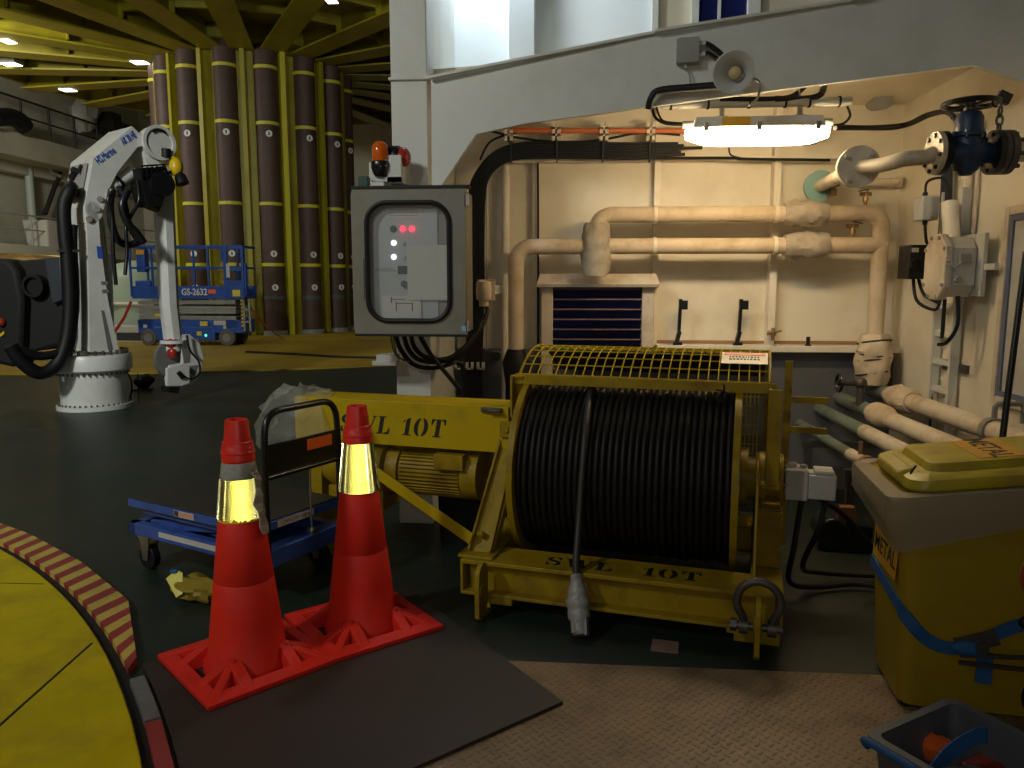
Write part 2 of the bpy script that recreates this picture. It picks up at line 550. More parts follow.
# checker plate strip in front of the winch
struct('trim_1', B().box(-0.9, 2.25, 0.2, 2.86, 0.0, 0.006), M_checker, label='worn beige checker plate floor panel')
b = B()
struct('wall_back', b.box(XL - 0.25, XR + 0.1, YB, YB + 0.1, 0, 5.6), M_white)
struct('wall_right', B().box(XR, XR + 0.1, 3.0, YB, 0, ZC), M_white)
struct('wall_left', B().box(XL - 0.06, XL, 4.75, YB, 0, 5.6), M_grey_white)
# beam plane over the mouth of the alcove
BP = V((*c2r(-0.65, 4.60), 0))
BQ = V((*c2r(2.29, 3.95), 0))
BD = (BQ - BP).normalized()
BN = V((-BD.y, BD.x, 0))               # points away from the camera
ce = B().slab([(XL, 4.80, ZC), (XL, YB, ZC), (XR, YB, ZC), (XR, 4.06, ZC), (XR - 0.02, 4.13, ZC)], (0, 0, 0.06))
struct('ceiling', ce, M_white)
def bp(px, py): return onp(px, py, BP, BN)
xr_edge = BP + BD * ((XR + 0.0 - BP.x) / BD.x)
pr_low = bp(1023, 81); pr_top = bp(1040, -36)
poly = [bp(431, 79), bp(655, 33), bp(850, 1), pr_top, V((pr_top.x, pr_top.y, pr_low.z)), pr_low, bp(973, 65), bp(800, 87), bp(640, 108), bp(527, 123),
        bp(476, 134), bp(441, 186), bp(432, 200)]
b = B().slab(poly, BN * 0.03)
tp = [bp(431, 79), bp(655, 33), bp(850, 1), pr_top]
for i in range(3):
    b.bar(tp[i] - BN * 0.03, tp[i + 1] - BN * 0.005, 0.03, 0.014)
struct('beam', b, M_grey_white)
# column: square post up the left side of the alcove
cl, cr = at(395, 300, y=4.58), at(430, 300, y=4.58)
b = B().box(cl.x, cr.x, 4.58, 4.86, 0, 5.6)
b.box(cl.x - 0.012, cr.x + 0.02, 4.565, 4.875, 2.68, 2.70)
struct('column', b, M_grey_white, bev=0.006)
# upper wall details above the ceiling
yu = YB - 0.002
def wx(px, py=40, y=YB): return at(px, py, y=y).x
b = B().box(wx(509, 40, 5.45), wx(534, 40, 5.45), 5.45, YB, ZC + .06, 5.6)
b.box(wx(484, 40, 5.66), wx(509, 40, 5.66), 5.66, YB, ZC + .06, 5.6)
struct('trim_2', b, M_upper, label='cool white upright stiffener above the beam')
struct('trim_3', B().box(XL, wx(654), YB - 0.03, YB, ZC + .06, 5.6), M_upper, label='cool white panel of the upper wall')
b = B()
x0, x1 = wx(655), wx(745)
b.box(x0 - .03, x0 + .01, YB - .08, YB, 2.9, 5.4); b.box(x1, x1 + .08, YB - .08, YB, 2.9, 5.4); b.box(x0, x1 + .08, YB - .08, YB, 2.86, 2.92)
b.box(wx(690), wx(697), YB - .05, YB, 2.9, 5.4)
w = struct('window_1', b, M_grey_white)
struct('pane', B().box(wx(697), x1, YB - .02, YB - .005, 2.92, 5.4), M_navywin, parent=w)
b = B().box(wx(716), wx(719), YB - .035, YB - .02, 2.92, 5.4)
struct('mullion', b, M_grey_white, parent=w)

# back wall ribs, ledge and low panel
zled = at(760, 347, y=5.55).z
b = B()
b.box(wx(652, 250), wx(658, 250), YB - 0.07, YB, zled, ZC)
b.box(wx(771, 250, 5.6), wx(778, 250, 5.6), YB - 0.10, YB, zled, ZC)
b.box(wx(533, 250), wx(538, 250), YB - 0.05, YB, 0.0, ZC)
struct('trim_4', b, M_white_rib, label='cream upright stiffeners of the back wall')
struct('trim_5', B().box(wx(655, 347), XR, 5.52, YB, zled - 0.035, zled + 0.01), M_white_rib, bev=0.004, label='cream ledge along the back wall')
struct('trim_6', B().box(wx(655, 347) , XR, YB - 0.02, YB - .002, zled + 0.012, zled + 0.035), M_wood, label='thin brown line above the ledge')  # brown strip along the wall just above the ledge
struct('trim_7', B().box(wx(440, 380), XR, 5.62, YB, 0.0, zled - 0.035), mat('dark_grey_panel_paint', (.10, .10, .105), .5), label='grey lower panel of the back wall')
zr = at(720, 158, y=5.6).z
struct('trim_8', B().box(wx(500, 160), XR, YB - 0.09, YB, zr - .012, zr + .012), M_white_rib, label='cream cable shelf edge on the back wall')
b = B()
for i in range(4):
    z = zled + 0.36 + i * 0
struct('baseboard_right', B().box(XR - 0.03, XR, 3.0, YB, 0, 0.12), M_grey)

# window on the right wall
ya, z0, z1 = 4.24, 0.86, 1.90
b = B()
b.box(XR - .03, XR, ya, ya + .045, z0, z1); b.box(XR - .03, XR, 3.2, ya, z1 - .045, z1); b.box(XR - .03, XR, 3.2, ya, z0, z0 + .045); b.box(XR - .03, XR, 3.155, 3.2, z0, z1)
w2 = struct('window_2', b, M_frame, bev=0.004)
b = B()
b.box(XR - .022, XR - .004, ya - .03, ya, z0 + .045, z1 - .045); b.box(XR - .022, XR - .004, 3.23, ya - .03, z1 - .075, z1 - .045); b.box(XR - .022, XR - .004, 3.23, ya - .03, z0 + .045, z0 + .075)
struct('seal', b, mat('blue_grey_seal', (0.12, 0.14, 0.22), 0.6), parent=w2)
struct('pane', B().box(XR - .012, XR - .002, 3.2, ya - .03, z0 + .05, z1 - .05), M_lgrey, parent=w2)

# unseen wall added to keep the hall light off the lower right
struct('wall_shade', B().box(-2.0, 5.0, -1.9, -1.7, 0, 4.5), M_grey_white)
# hall far away
struct('wall_far', B().box(-40, 12, 40, 40.3, 0, 14), M_hall)
struct('wall_side', B().box(-23.3, -23.0, 6, 40, 0, 14), M_hall)
struct('ceiling_hall', B().box(-40, 12, -6, 40, 13.6, 14), M_hall)
b = B()
for i in range(14):
    b.box(-8.5 + i * 0.75, -8.42 + i * 0.75, 39.8, 40, 0, 13.6)
struct('trim_9', b, M_hall, label='upright ribs of the far hall wall')

# ================================================================== FOREGROUND TURNTABLE AND KERB
TC = V((*c2r(-6.975, -1.305), 0))
TR = 6.79
b = B()
n = 220
vs = [TC + V((TR * math.cos(2 * PI * i / n), TR * math.sin(2 * PI * i / n), 0)) for i in range(n)]
def up(p, z): return V((p.x, p.y, z))
b.loft([[up(p, 0.004) for p in vs], [up(p, 0.026) for p in vs], [up(TC + (p - TC) * 0.9993, 0.03) for p in vs]])
t = thing('turntable', 'large round yellow painted turntable deck in the lower left corner', 'turntable', (TC.x, TC.y, 0))
obj('deck_plate', b, M_deckyel, t, world=True, smooth=False)
b = B()
p, q = at(0, 725, z=0.0305), at(92, 643, z=0.0305)
b.bar(p + (p - q) * 0.5, q, 0.010, 0.002)
p, q = at(0, 583, z=0.0305), at(44, 584, z=0.0305)
b.bar(p, q, 0.005, 0.002)
obj('plate_seam', b, M_gap, t, world=True)
gb = B().ring(up(TC, 0.001), up(TC, 0.004), TR + 0.06, TR - 0.02, n=220)
solo('gap_ring', gb, M_gap, 'black gap ring between yellow turntable and striped kerb', 'ring', smooth=False)
# kerb plates, angle around the turntable centre
def ang(px, py):
    p = at(px, py, z=0.03) - TC
    return math.atan2(p.y, p.x)
def kerb_pt(a, r, z): return TC + V((r * math.cos(a), r * math.sin(a), z))
a0, a1, a2 = ang(136, 667), ang(121, 602), ang(0, 522)
def outer(a):
    """outer edge of the kerb plates: straight chords"""
    k = a1 - a0
    i = math.floor((a - a0) / k)
    s, e = a0 + i * k, a0 + (i + 1) * k
    w0 = .08 + .125 * max(0, min(1, (s - a0) / (a1 - a0)))
    w1 = .08 + .125 * max(0, min(1, (e - a0) / (a1 - a0)))
    p, q = kerb_pt(s, TR + w0, 0), kerb_pt(e, TR + w1, 0)
    d = V((math.cos(a), math.sin(a), 0))
    nn = V((-(q - p).y, (q - p).x, 0))
    return (p - TC).dot(nn) / d.dot(nn)
b = B()
st = 0.0110
a, i = a0, 0
while a < a0 + R(60):
    sk = -0.012
    q = [kerb_pt(a, TR + .045, 0), kerb_pt(a + st, TR + .045, 0), kerb_pt(a + st - sk, outer(a + st - sk), 0), kerb_pt(a - sk, outer(a - sk), 0)]
    b.loft([[up(p, 0.0) for p in q], [up(p, 0.032) for p in q]], True, i % 2)
    a += st
    i += 1
solo('striped_kerb', b, [M_kred, M_kyel], 'raised kerb plate with red and yellow slanting stripes round turntable', 'kerb', smooth=False)
def kerb_seg(s, e, nm, m, label):
    b = B()
    k = 5
    inn = [kerb_pt(s + (e - s) * j / k, TR + .035, 0) for j in range(k + 1)]
    out = [kerb_pt(s + (e - s) * j / k, TR + .085, 0) for j in range(k, -1, -1)]
    q = inn + out
    b.loft([[up(p, 0) for p in q], [up(p, 0.032) for p in q]])
    solo(nm, b, m, label, 'kerb', smooth=False)
kerb_seg(a0 - 0.012 - 0.050, a0 - 0.013, 'grey_kerb', M_kgrey, 'worn grey kerb segment between the striped and the red one')
kerb_seg(a0 - 0.30, a0 - 0.064, 'red_kerb', M_kred, 'worn red kerb segment at the bottom left of the picture')

# brown rubber sheet under the cones, clipped along the kerb
K = V((*c2r(0.182, 2.547), 0))
D1 = V((*c2r(-0.79, -0.61), 0)).normalized()
D2 = V((*c2r(-0.56, 0.83), 0)).normalized()
edge = []
for j in range(9):
    a = a0 - 0.22 + 0.028 * j
    edge.append(kerb_pt(a, TR + .10, 0))
poly = [K, K + D2 * 1.25, K + D2 * 1.25 + D1 * 0.72] + edge[::-1] + [K + D1 * 1.25]
solo('rubber_sheet', B().slab([up(p, 0.0065) for p in poly], (0, 0, 0.014)), M_mat, 'dark brown rubber sheet lying flat under the two traffic cones', 'mat', smooth=False)
b = B()
p, q = at(415, 672, z=.021), at(459, 743, z=.021)
b.bar(up(p, .0205), up(q, .0205), .004, .0012)
pc = at(665, 647, z=0)
M = Matrix.Translation(pc) @ Matrix.Rotation(R(-10), 4, 'Z')
solo('floor_marker', B().box(-.055, .055, -.05, .05, 0.0005, .006, 0, M), mat('pinkish_worn_plate', (0.22, 0.14, 0.10), 0.6, dirt=(.12, .08, .06), amt=.6, scale=20),
     'small square pinkish plate on green floor before the winch', 'plate')

# ================================================================== TRAFFIC CONES
def cone(x, y, rz, label, taped):
    t = thing('traffic_cone', label, 'traffic cone', (x, y, 0.0205), rz, 'traffic cones')
    b = B()
    h = 0.258
    # open square base: sloped rim, corner flaps and spokes
    for k in range(4):
        Mr = Matrix.Rotation(PI / 2 * k, 4, 'Z')
        pr = [(-h, -h, 0), (h, -h, 0), (h - .05, -h + .05, 0.012), (-h + .05, -h + .05, .012)]
        b.add([(-h, -h, 0), (h, -h, 0), (h, -h, .022), (-h, -h, .022), (-h + .055, -h + .055, 0), (h - .055, -h + .055, 0), (h - .055, -h + .055, .034), (-h + .055, -h + .055, .034)],
              [(0, 1, 2, 3), (3, 2, 6, 7), (7, 6, 5, 4), (0, 4, 5, 1), (0, 3, 7, 4), (1, 5, 6, 2)], 0, Mr)
        for s in (-0.10, 0.10):
            b.add([(s - .022, -h + .01, .02), (s + .022, -h + .01, .02), (s + .022, -.10, .09), (s - .022, -.10, .09), (s - .030, -h + .005, 0), (s + .030, -h + .005, 0), (s + .030, -.08, 0), (s - .03, -.08, 0)],
                  [(0, 1, 2, 3), (4, 7, 6, 5), (0, 4, 5, 1), (1, 5, 6, 2), (2, 6, 7, 3), (3, 7, 4, 0)], 0, Mr)
        b.add([(-.018, -h * 1.0, .024), (.018, -h * 1.0, .024), (.014, -.13, .075), (-.014, -.13, .075), (-.024, -h, 0), (.024, -h, 0), (.02, -.11, 0), (-.02, -.11, 0)],
              [(0, 1, 2, 3), (4, 7, 6, 5), (0, 4, 5, 1), (1, 5, 6, 2), (2, 6, 7, 3), (3, 7, 4, 0)], 0, Matrix.Rotation(PI / 2 * k + PI / 4, 4, 'Z') @ Matrix.Scale(1.28, 4, (0, 1, 0)))
    obj('base', b, M_red, t, bev=.004)
    bl, bh = (0.605, 0.775) if taped else (0.625, 0.845)
    def rad(z): return 0.150 + (0.058 - 0.150) * (z - .03) / (0.845 - .03)
    seam = 0.36
    body = B().lathe([(.165, .0), (.163, .03), (rad(.05), .05), (rad(.2), .2), (rad(seam - .004), seam - .004), (rad(seam) - .003, seam), (rad(seam + .004), seam + .004),
                      (rad(bl), bl), (rad(bl) - .002, bl + .002), (rad(bh) - .002, bh), (rad(.845), .845), (.03, .85)], n=40)
    obj('cone_body', body, M_red, t)
    # prismatic reflective sheeting: a field of tiny corner cubes laid round the cone
    rb = B()
    s_ = 0.0046
    zs = .968                                   # the cone is a little lower than its drawing
    zl_, zh_ = bl * zs, bh * zs
    beta = math.atan((0.150 - 0.058) / (0.845 - .03) / zs)
    sb, cb_ = math.sin(beta), math.cos(beta)
    zm_ = (zl_ + zh_) / 2
    L0 = rad(zm_ / zs) / sb
    hh = (zh_ - zl_) / 2 / cb_
    face = math.atan2(-y, -x) - rz
    k2, k6, k3 = math.sqrt(2), math.sqrt(6), math.sqrt(3)
    nmax = int(PI * sb * L0 / s_) + 6
    for i in range(-nmax, nmax + 1):
        for j in range(-nmax, nmax + 1):
            k = -i - j
            a_, b_ = (i - j) / k2 * s_, (i + j - 2 * k) / k6 * s_
            rho, fl = math.hypot(a_, L0 - b_), math.atan2(a_, L0 - b_)
            ragged = .010 * noise.noise(V((a_ * 60, 3, 1))) if taped else 0
            if abs(fl) > PI * sb or not (-hh + .003 < L0 - rho < hh - .003) or (taped and L0 - rho < -hh + .010 + ragged): continue
            th = face + fl / sb
            o_ = V((rho * sb * math.cos(th), rho * sb * math.sin(th), zm_ - (rho - L0) * cb_)) + V((cb_ * math.cos(th), cb_ * math.sin(th), sb)) * .001
            ti = th
            nr = V((cb_ * math.cos(ti), cb_ * math.sin(ti), sb))
            ea = V((-math.sin(ti), math.cos(ti), 0))
            eb = nr.cross(ea)
            P_ = {}
            for e in ((0, 0, 0), (1, 0, 0), (0, 1, 0), (0, 0, 1), (1, 1, 0), (0, 1, 1), (1, 0, 1)):
                P_[e] = o_ + (ea * ((e[0] - e[1]) / k2) + eb * ((e[0] + e[1] - 2 * e[2]) / k6) + nr * (sum(e) / k3)) * s_
            for f in (((0, 0, 0), (1, 0, 0), (1, 1, 0), (0, 1, 0)), ((0, 0, 0), (0, 1, 0), (0, 1, 1), (0, 0, 1)), ((0, 0, 0), (0, 0, 1), (1, 0, 1), (1, 0, 0))):
                rb.add([P_[e] for e in f], [(0, 1, 2, 3)])
    obj('yellow_backing', B().lathe([(rad(bl) - .002, bl), (rad(bl) + .0012, bl + .002), (rad(bh) + .0012, bh - .002), (rad(bh) - .002, bh)], n=40), M_bandfilm, t)
    obj('reflective_band', rb, M_refl, t, smooth=False)
    if taped:
        obj('tape', B().lathe([(rad(.775) + .003, .772), (rad(.775) + .004, .78), (rad(.84) + .004, .83), (rad(.84) + .002, .836)], n=32), M_tape, t, label='dirty grey tape wound above the band')
        tb = B()
        cam_dir = math.atan2(-y, -x) - rz
        a = cam_dir + 0.90
        L, Rr = [], []
        for j in range(9):
            z = .80 - j * .031
            aa = a + .10 * math.sin(j * 1.1)
            w_ = .22 + .09 * math.sin(j * 1.9 + 1)
            r = rad(z) + .008 + .008 * math.sin(j * 1.7) ** 2
            L.append(V((r * math.cos(aa - w_), r * math.sin(aa - w_), z)))
            Rr.append(V((r * math.cos(aa + w_), r * math.sin(aa + w_), z - .006)))
        for j in range(8):
            q = [L[j], Rr[j], Rr[j + 1], L[j + 1]]
            o = V((math.cos(a), math.sin(a), 0)) * .004
            tb.loft([q, [p + o for p in q]])
        obj('tape_tail', tb, M_tape, t, label='torn grey tape tail hanging down')
    top = B().lathe([(.062, .842), (.061, .89), (.058, .895), (.056, .915), (.050, .918), (.042, .995), (.040, 1.003), (.030, 1.003), (.030, .98)], n=28)
    top.lathe([(.0595, .868), (.064, .872), (.064, .876), (.059, .88)], n=28)
    obj('cone_cap', top, M_redcap, t)
    for c_ in t.children:
        if not c_.name.startswith('reflective'): c_.scale = (1, 1, zs)
    return t
c1 = c2r(-1.045, 2.84)
c2 = c2r(-0.655, 3.17)
cone(*c1, R(-42.5), 'front left traffic cone with grey tape and ragged yellow reflective band', True)
cone(*c2, R(-49), 'right traffic cone with clean glowing yellow band and no tape', False)

# ================================================================== WINCH
WO = V((*c2r(-0.24, 3.37), 0))
t = winch = thing('winch', 'yellow cable winch on a steel frame, drum full of black cable', 'winch', (WO.x, WO.y, 0), R(-13))
b = B()
Lw, Dw = 1.41, 1.12
# front and rear I-beams, side beams
for v0, v1 in ((0, .22), (Dw - .2, Dw)):
    b.box(0, Lw, v0, v1, .222, .242)
    b.box(0, Lw, v0, v1, .075, .092)
    b.box(0.03, Lw - .03, v0 + .05, v0 + .064, .09, .225)
    b.box(0.03, Lw - .03, v1 - .064, v1 - .05, .09, .225)
    for u in (.35, .7, 1.05):
        b.box(u, u + .012, v0 + .06, v1 - .06, .09, .225)
for u0, u1 in ((0, .13), (Lw - .13, Lw)):
    b.box(u0, u1, .22, Dw - .2, .222, .240)
    b.box(u0, u1, .22, Dw - .2, .077, .092)
    b.box((u0 + u1) / 2 - .007, (u0 + u1) / 2 + .007, .06, Dw - .06, .09, .225)
b.box(0.0, .014, 0.0, .22, .09, .225)
b.box(Lw - .014, Lw, 0.0, .22, .09, .225)
for u in (.05, Lw - .13):
    for v in (.05, Dw - .15):
        b.box(u, u + .08, v, v + .10, 0.0, .077)
obj('base_frame', b, M_yel, t, bev=.004)
def pad_eye(u, v, tall):
    pts = []
    if tall:
        out = [(-.0, .06), (-.0, .20)] + [(-.06 + .06 * math.cos(a), .20 + .06 * math.sin(a)) for a in [R(k) for k in range(0, 181, 20)]] + [(-.12, .02), (-.09, 0.0), (-.03, 0.0)]
    else:
        out = [(0, .06), (0, .24), (-.05, .26)] + [(-.10 + .05 * math.cos(a), .20 + .05 * math.sin(a)) for a in [R(k) for k in range(60, 181, 20)]] + [(-.15, .04), (-.11, .005), (-.05, .005)]
    bb = B().slab([(u, v + p, z) for p, z in out], (.022, 0, 0))
    bb.cyl((u - .004, v - .08, .14), (u + .026, v - .08, .14), .034, n=16)
    return bb
obj('pad_eye', pad_eye(.115, 0, True), M_yel, t, bev=.003)
obj('pad_eye', pad_eye(1.30, 0, False), M_yel, t, bev=.003)
b = B().box(1.22, 1.40, -.012, .0, .03, .10)
b.box(1.19, 1.23, -.01, 0, .06, .08)
obj('toe_plate', b, M_yel, t, bev=.003)
obj('toe_plate', B().box(.14, .25, .0, .05, .045, .075).cyl((.19, .02, .043), (.19, .02, .077), .012), M_yel, t, bev=.003)

# left end: raked leg, upper post
b = B()
b.bar((.070, .08, .24), (.125, .60, .90), .115, .012, up=(0, -1, .8))
b.bar((.018, .10, .24), (.073, .62, .90), .012, .10, up=(0, -1, .8))
b.bar((.122, .10, .24), (.142, .62, .90), .012, .10, up=(0, -1, .8))
b.box(-.02, .15, .02, .20, .242, .256)
b.bar((.06, 1.05, .24), (.105, .62, .90), .09, .03, up=(0, 1, .8))
b.box(.09, .14, .50, .72, .40, .90)
b.cyl((.05, .12, .33), (.08, .10, .335), .016, n=6)
obj('raked_leg', b, M_yel, t, bev=.003)
b = B()
b.bar((.140, .56, .84), (.140, .435, 1.05), .065, .014, up=(0, -1, 0))
b.box(.112, .124, .41, .54, .84, 1.05)
b.box(.06, .13, .40, .46, .74, .82)
b.cyl((.095, .39, .78), (.095, .41, .78), .016, n=6)
obj('upper_post', b, M_yel, t, bev=.003)
# right end: post, thin side plate, bearing pedestal
b = B().box(1.325, 1.385, .385, .40, .60, 1.035)
b.box(1.325, 1.337, .40, .47, .60, 1.035)
b.box(1.31, 1.39, .38, .46, .58, .60)
obj('guard_post', b, M_yel, t, bev=.003)
b = B().slab([(1.286, .10, .242), (1.286, .95, .242), (1.286, .80, .66), (1.286, .40, .70), (1.286, .20, .64)], (.012, 0, 0))
obj('side_plate', b, M_yel, t, bev=.002)
b = B().box(1.30, 1.405, .32, .335, .242, .50)
b.box(1.31, 1.40, .335, .85, .49, .505)
b.box(1.30, 1.405, .84, .855, .242, .50)
obj('bearing_pedestal', b, M_yel, t, bev=.003)
b = B()
b.cyl((1.298, .60, .58), (1.33, .60, .58), .125, n=28)
b.cyl((1.33, .60, .58), (1.41, .60, .58), .10, n=28)
b.cyl((1.39, .60, .58), (1.41, .60, .58), .12, n=28)
b.cyl((1.20, .60, .58), (1.29, .60, .58), .10, n=24)
for k in range(10):
    a = 2 * PI * k / 10
    b.cyl((1.41, .60 + .105 * math.cos(a), .58 + .105 * math.sin(a)), (1.422, .60 + .105 * math.cos(a), .58 + .105 * math.sin(a)), .010, n=6)
obj('bearing_housing', b, M_yel, t, bev=.002)
b = B().box(1.418, 1.52, .53, .67, .50, .645)
b.box(1.52, 1.64, .535, .665, .51, .625)
b.cyl((1.45, .60, .645), (1.45, .60, .665), .02)
b.cyl((1.50, .60, .645), (1.50, .60, .66), .016)
b.box(1.545, 1.63, .545, .655, .625, .645)
obj('hydraulic_motor', b, M_lgrey, t, bev=.006, label='dirty light grey hydraulic motor block')
# drum
b = B()
for u in (.185, 1.185):
    b.ring((u, .60, .58), (u + .018, .60, .58), .455, .10, n=64)
    b.ring((u + (-.012 if u < .5 else .018), .60, .58), (u + (0 if u < .5 else .03), .60, .58), .455, .425, n=64)
    for k in range(8):
        a = 2 * PI * k / 8 + .2
        uu = u - .006 if u < .5 else u + .024
        b.bar((uu, .60 + .10 * math.cos(a), .58 + .10 * math.sin(a)), (uu, .60 + .43 * math.cos(a), .58 + .43 * math.sin(a)), .05, .012, up=(1, 0, 0))
b.cyl((.10, .60, .58), (1.25, .60, .58), .14, n=32)
obj('drum', b, M_yel, t)
prof = [(.12, .205)]
nw = 32
p_ = (1.184 - .205) / nw
for i in range(nw):
    for k in range(7):
        a = PI * k / 6
        prof.append((.402 + .019 * math.sin(a) + .004 * math.sin(i * 2.1), .205 + p_ * (i + .5 - .5 * math.cos(a))))
prof.append((.12, 1.184))
obj('wound_cable', B().lathe(prof, (0, .60, .58), (1, 0, 0), n=72), M_rope, t, angle=60)
# loose end over the front of the drum, down to a cast socket
uu = .545
pts = [(uu - .05, .62, 1.012), (uu - .04, .50, .995), (uu - .025, .34, .92), (uu - .012, .22, .80), (uu - .012, .155, .62), (uu - .01, .10, .44), (uu - .002, .02, .30), (uu + .012, -.035, .235)]
obj('loose_cable', B().tube(spline(pts, 6), .0165, 10), M_rope_tail, t, label='loose black cable end hanging over the front')
b = B()
sk = spline([(uu + .010, -.03, .25), (uu + .022, -.055, .17), (uu + .034, -.085, .10), (uu + .055, -.135, .02)], 5)
rs = []
for i in range(len(sk)):
    f = i / (len(sk) - 1)
    rs.append(.020 + .032 * min(1, f * 2.2) - .018 * max(0, f - .55) * 2.0 + .004 * math.sin(i * 1.9))
b.tube(sk, rs, 14)
so = obj('cable_socket', b, M_tape, t, label='grey taped socket on the cable end')
obj('shackle_fork', B().tube([V(sk[9]) + V((.03, 0, .01)), V(sk[-1]) + V((.03, -.02, .012))], .014, 8).tube([V(sk[9]) + V((-.03, 0, .01)), V(sk[-1]) + V((-.025, -.02, .012))], .014, 8), M_dsteel, so)
# guard of wire mesh over the drum
b = B()
gc, gw, gr = .80, .60, .572
def arc(a): return (gc - gr * math.cos(a), gw + gr * math.sin(a))
A0, A1 = R(53), R(148)
for k in range(27):
    u = .15 + 1.18 * k / 26
    b.tube([(u, *arc(A0 + (A1 - A0) * j / 12)) for j in range(13)], .0035, 5)
for j in range(0, 13):
    v, w_ = arc(A0 + (A1 - A0) * j / 12)
    b.tube([(.15, v, w_), (1.33, v, w_)], .0035, 5)
obj('wire_mesh_guard', b, M_yel_clean, t)
b = B()
v, w_ = arc(A0)
b.box(.12, 1.36, v - .014, v + .002, w_ - .05, w_ - .002)
b.box(.12, 1.34, v, v + .05, w_ - .05, w_ - .044)
ve, we = arc(A1)
b.box(.12, 1.36, ve - .02, ve + .02, we - .03, we)
for u in (.15, 1.33):
    b.tube([(u, *arc(A0 + (A1 - A0) * j / 16)) for j in range(17)], .008, 6)
for u in (.14, 1.34):
    b.box(u - .02, u + .02, ve - .015, ve + .015, .24, we)
obj('guard_frame', b, M_yel, t, bev=.002)
rings = []
for j in range(9):
    a = R(92) + (A1 - R(92)) * j / 8
    rings.append([V((u, gc - (gr - .02) * math.cos(a), gw + (gr - .02) * math.sin(a))) for u in (.16, 1.32)] + [V((u, gc - (gr - .024) * math.cos(a), gw + (gr - .024) * math.sin(a))) for u in (1.32, .16)])
obj('rear_shroud', B().loft(rings), M_dsteel, t, label='dark sheet under the rear of the mesh')
b = B().box(.16, 1.32, 1.17, 1.175, .24, 1.02)
obj('rear_sheet', b, M_dsteel, t, label='dark sheet closing the rear of the drum')
# warning plate lying on the mesh
aa = R(72)
v, w_ = arc(aa)
nrm = V((0, -math.cos(aa), math.sin(aa)))
tang = V((0, math.sin(aa), math.cos(aa)))
Mp = axes(V((1.215, v, w_)) + nrm * .008, (1, 0, 0), tang, nrm)
pl = obj('warning_plate', B().box(-.105, .105, -.075, .06, 0, .003, 0, Mp), mat('pale_plate', (.62, .55, .46), .35), t, bev=.001, label='cream warning plate wired on the mesh')
obj('red_heading', B().box(-.095, .095, .022, .052, .003, .0045, 0, Mp), mat('orange_red_print', (.62, .14, .05), .5), pl)
b = B()
text_b('PLEASE KEEP CLEAR', .021, .0006, Mp @ Matrix.Translation((0, 0.002, .0035)), b)
text_b('DO NOT REMOVE GUARD', .019, .0006, Mp @ Matrix.Translation((0, -.024, .0035)), b)
b = B()
random.seed(3)
for row, yy in ((0, 0.002), (1, -.024)):
    x = -.07
    while x < .07:
        w0 = random.uniform(.006, .014)
        b.box(x, x + w0, yy - .007, yy + .007, .003, .0042, 0, Mp)
        x += w0 + .005
obj('printed_lines', b, M_ink, pl)
obj('tie_wire', B().tube(spline([(1.13, .40, 1.05), (1.135, .375, 1.03), (1.12, .38, 1.0), (1.13, .37, .975)], 4), .005, 5).tube(spline([(1.10, .385, 1.025), (1.14, .37, 1.02), (1.15, .375, .99)], 4), .004, 5), M_black, t)
# side rail to the right of the drum
b = B().box(1.40, 1.435, .66, .672, .24, 1.14)
for z in (.955, .81):
    b.box(1.435, 1.60, .66, .672, z - .016, z + .016)
obj('side_rail', b, M_yel, t, bev=.002)
b = B()
for i in range(5):
    b.tube([(1.21 + i * .02, .95, .60), (1.21 + i * .02, .95, .98)], .003, 5)
for i in range(8):
    b.tube([(1.20, .95, .62 + .05 * i), (1.30, .95, .62 + .05 * i)], .003, 5)
obj('end_mesh', b, M_yel_clean, t)
# long channel to the left, motor under it
b = B()
b.box(-1.13, .10, .42, .434, .655, .89)
b.box(-1.13, .10, .434, .66, .876, .89)
b.box(-1.13, .10, .65, .664, .655, .876)
b.box(-1.13, -1.118, .434, .65, .655, .876)
obj('channel_beam', b, M_yel_clean, t, bev=.003)
obj('end_bracket', B().box(-.04, .07, .40, .42, .862, .885).box(.0, .07, .38, .40, .865, .88), M_dsteel, t, bev=.003)
b = B()
b.cyl((-.58, .56, .50), (-.10, .56, .50), .118, n=36)
for k in range(40):
    a = 2 * PI * k / 40
    b.bar((-.52, .56 + .124 * math.cos(a), .50 + .124 * math.sin(a)), (-.18, .56 + .124 * math.cos(a), .50 + .124 * math.sin(a)), .006, .02, up=(0, math.cos(a), math.sin(a)))
b.cyl((-.60, .56, .50), (-.53, .56, .50), .137, n=36)
b.cyl((-.17, .56, .50), (-.08, .56, .50), .137, n=36)
b.box(-.30, -.14, .40, .50, .55, .63)
obj('electric_motor', b, M_yel, t, bev=.002)
b = B()
b.lathe([(.10, 0), (.155, .02), (.165, .10), (.165, .26), (.14, .30), (.12, .36), (.09, .42)][::1], (-.60, .56, .50), (-1, 0, 0), n=32)
b.box(-.95, -.62, .45, .67, .28, .40)
obj('gearbox', b, M_yel, t)
b = B()
b.bar((.03, .075, .315), (-.80, .34, .64), .014, .055)
obj('diagonal_brace', b, M_yel_clean, t, bev=.002)
b = B().box(-1.08, -1.00, .46, .62, 0, .655)
b.box(-1.14, -.94, .42, .68, 0, .015)
b.bar((-.80, .34, .64), (-.80, .44, .66), .05, .05)
for u in (-.56, -.18):
    obj('motor_hanger', B().box(u, u + .04, .50, .62, .60, .66), M_yel, t, bev=.003)
obj('support_leg', b, M_yel, t, bev=.003)
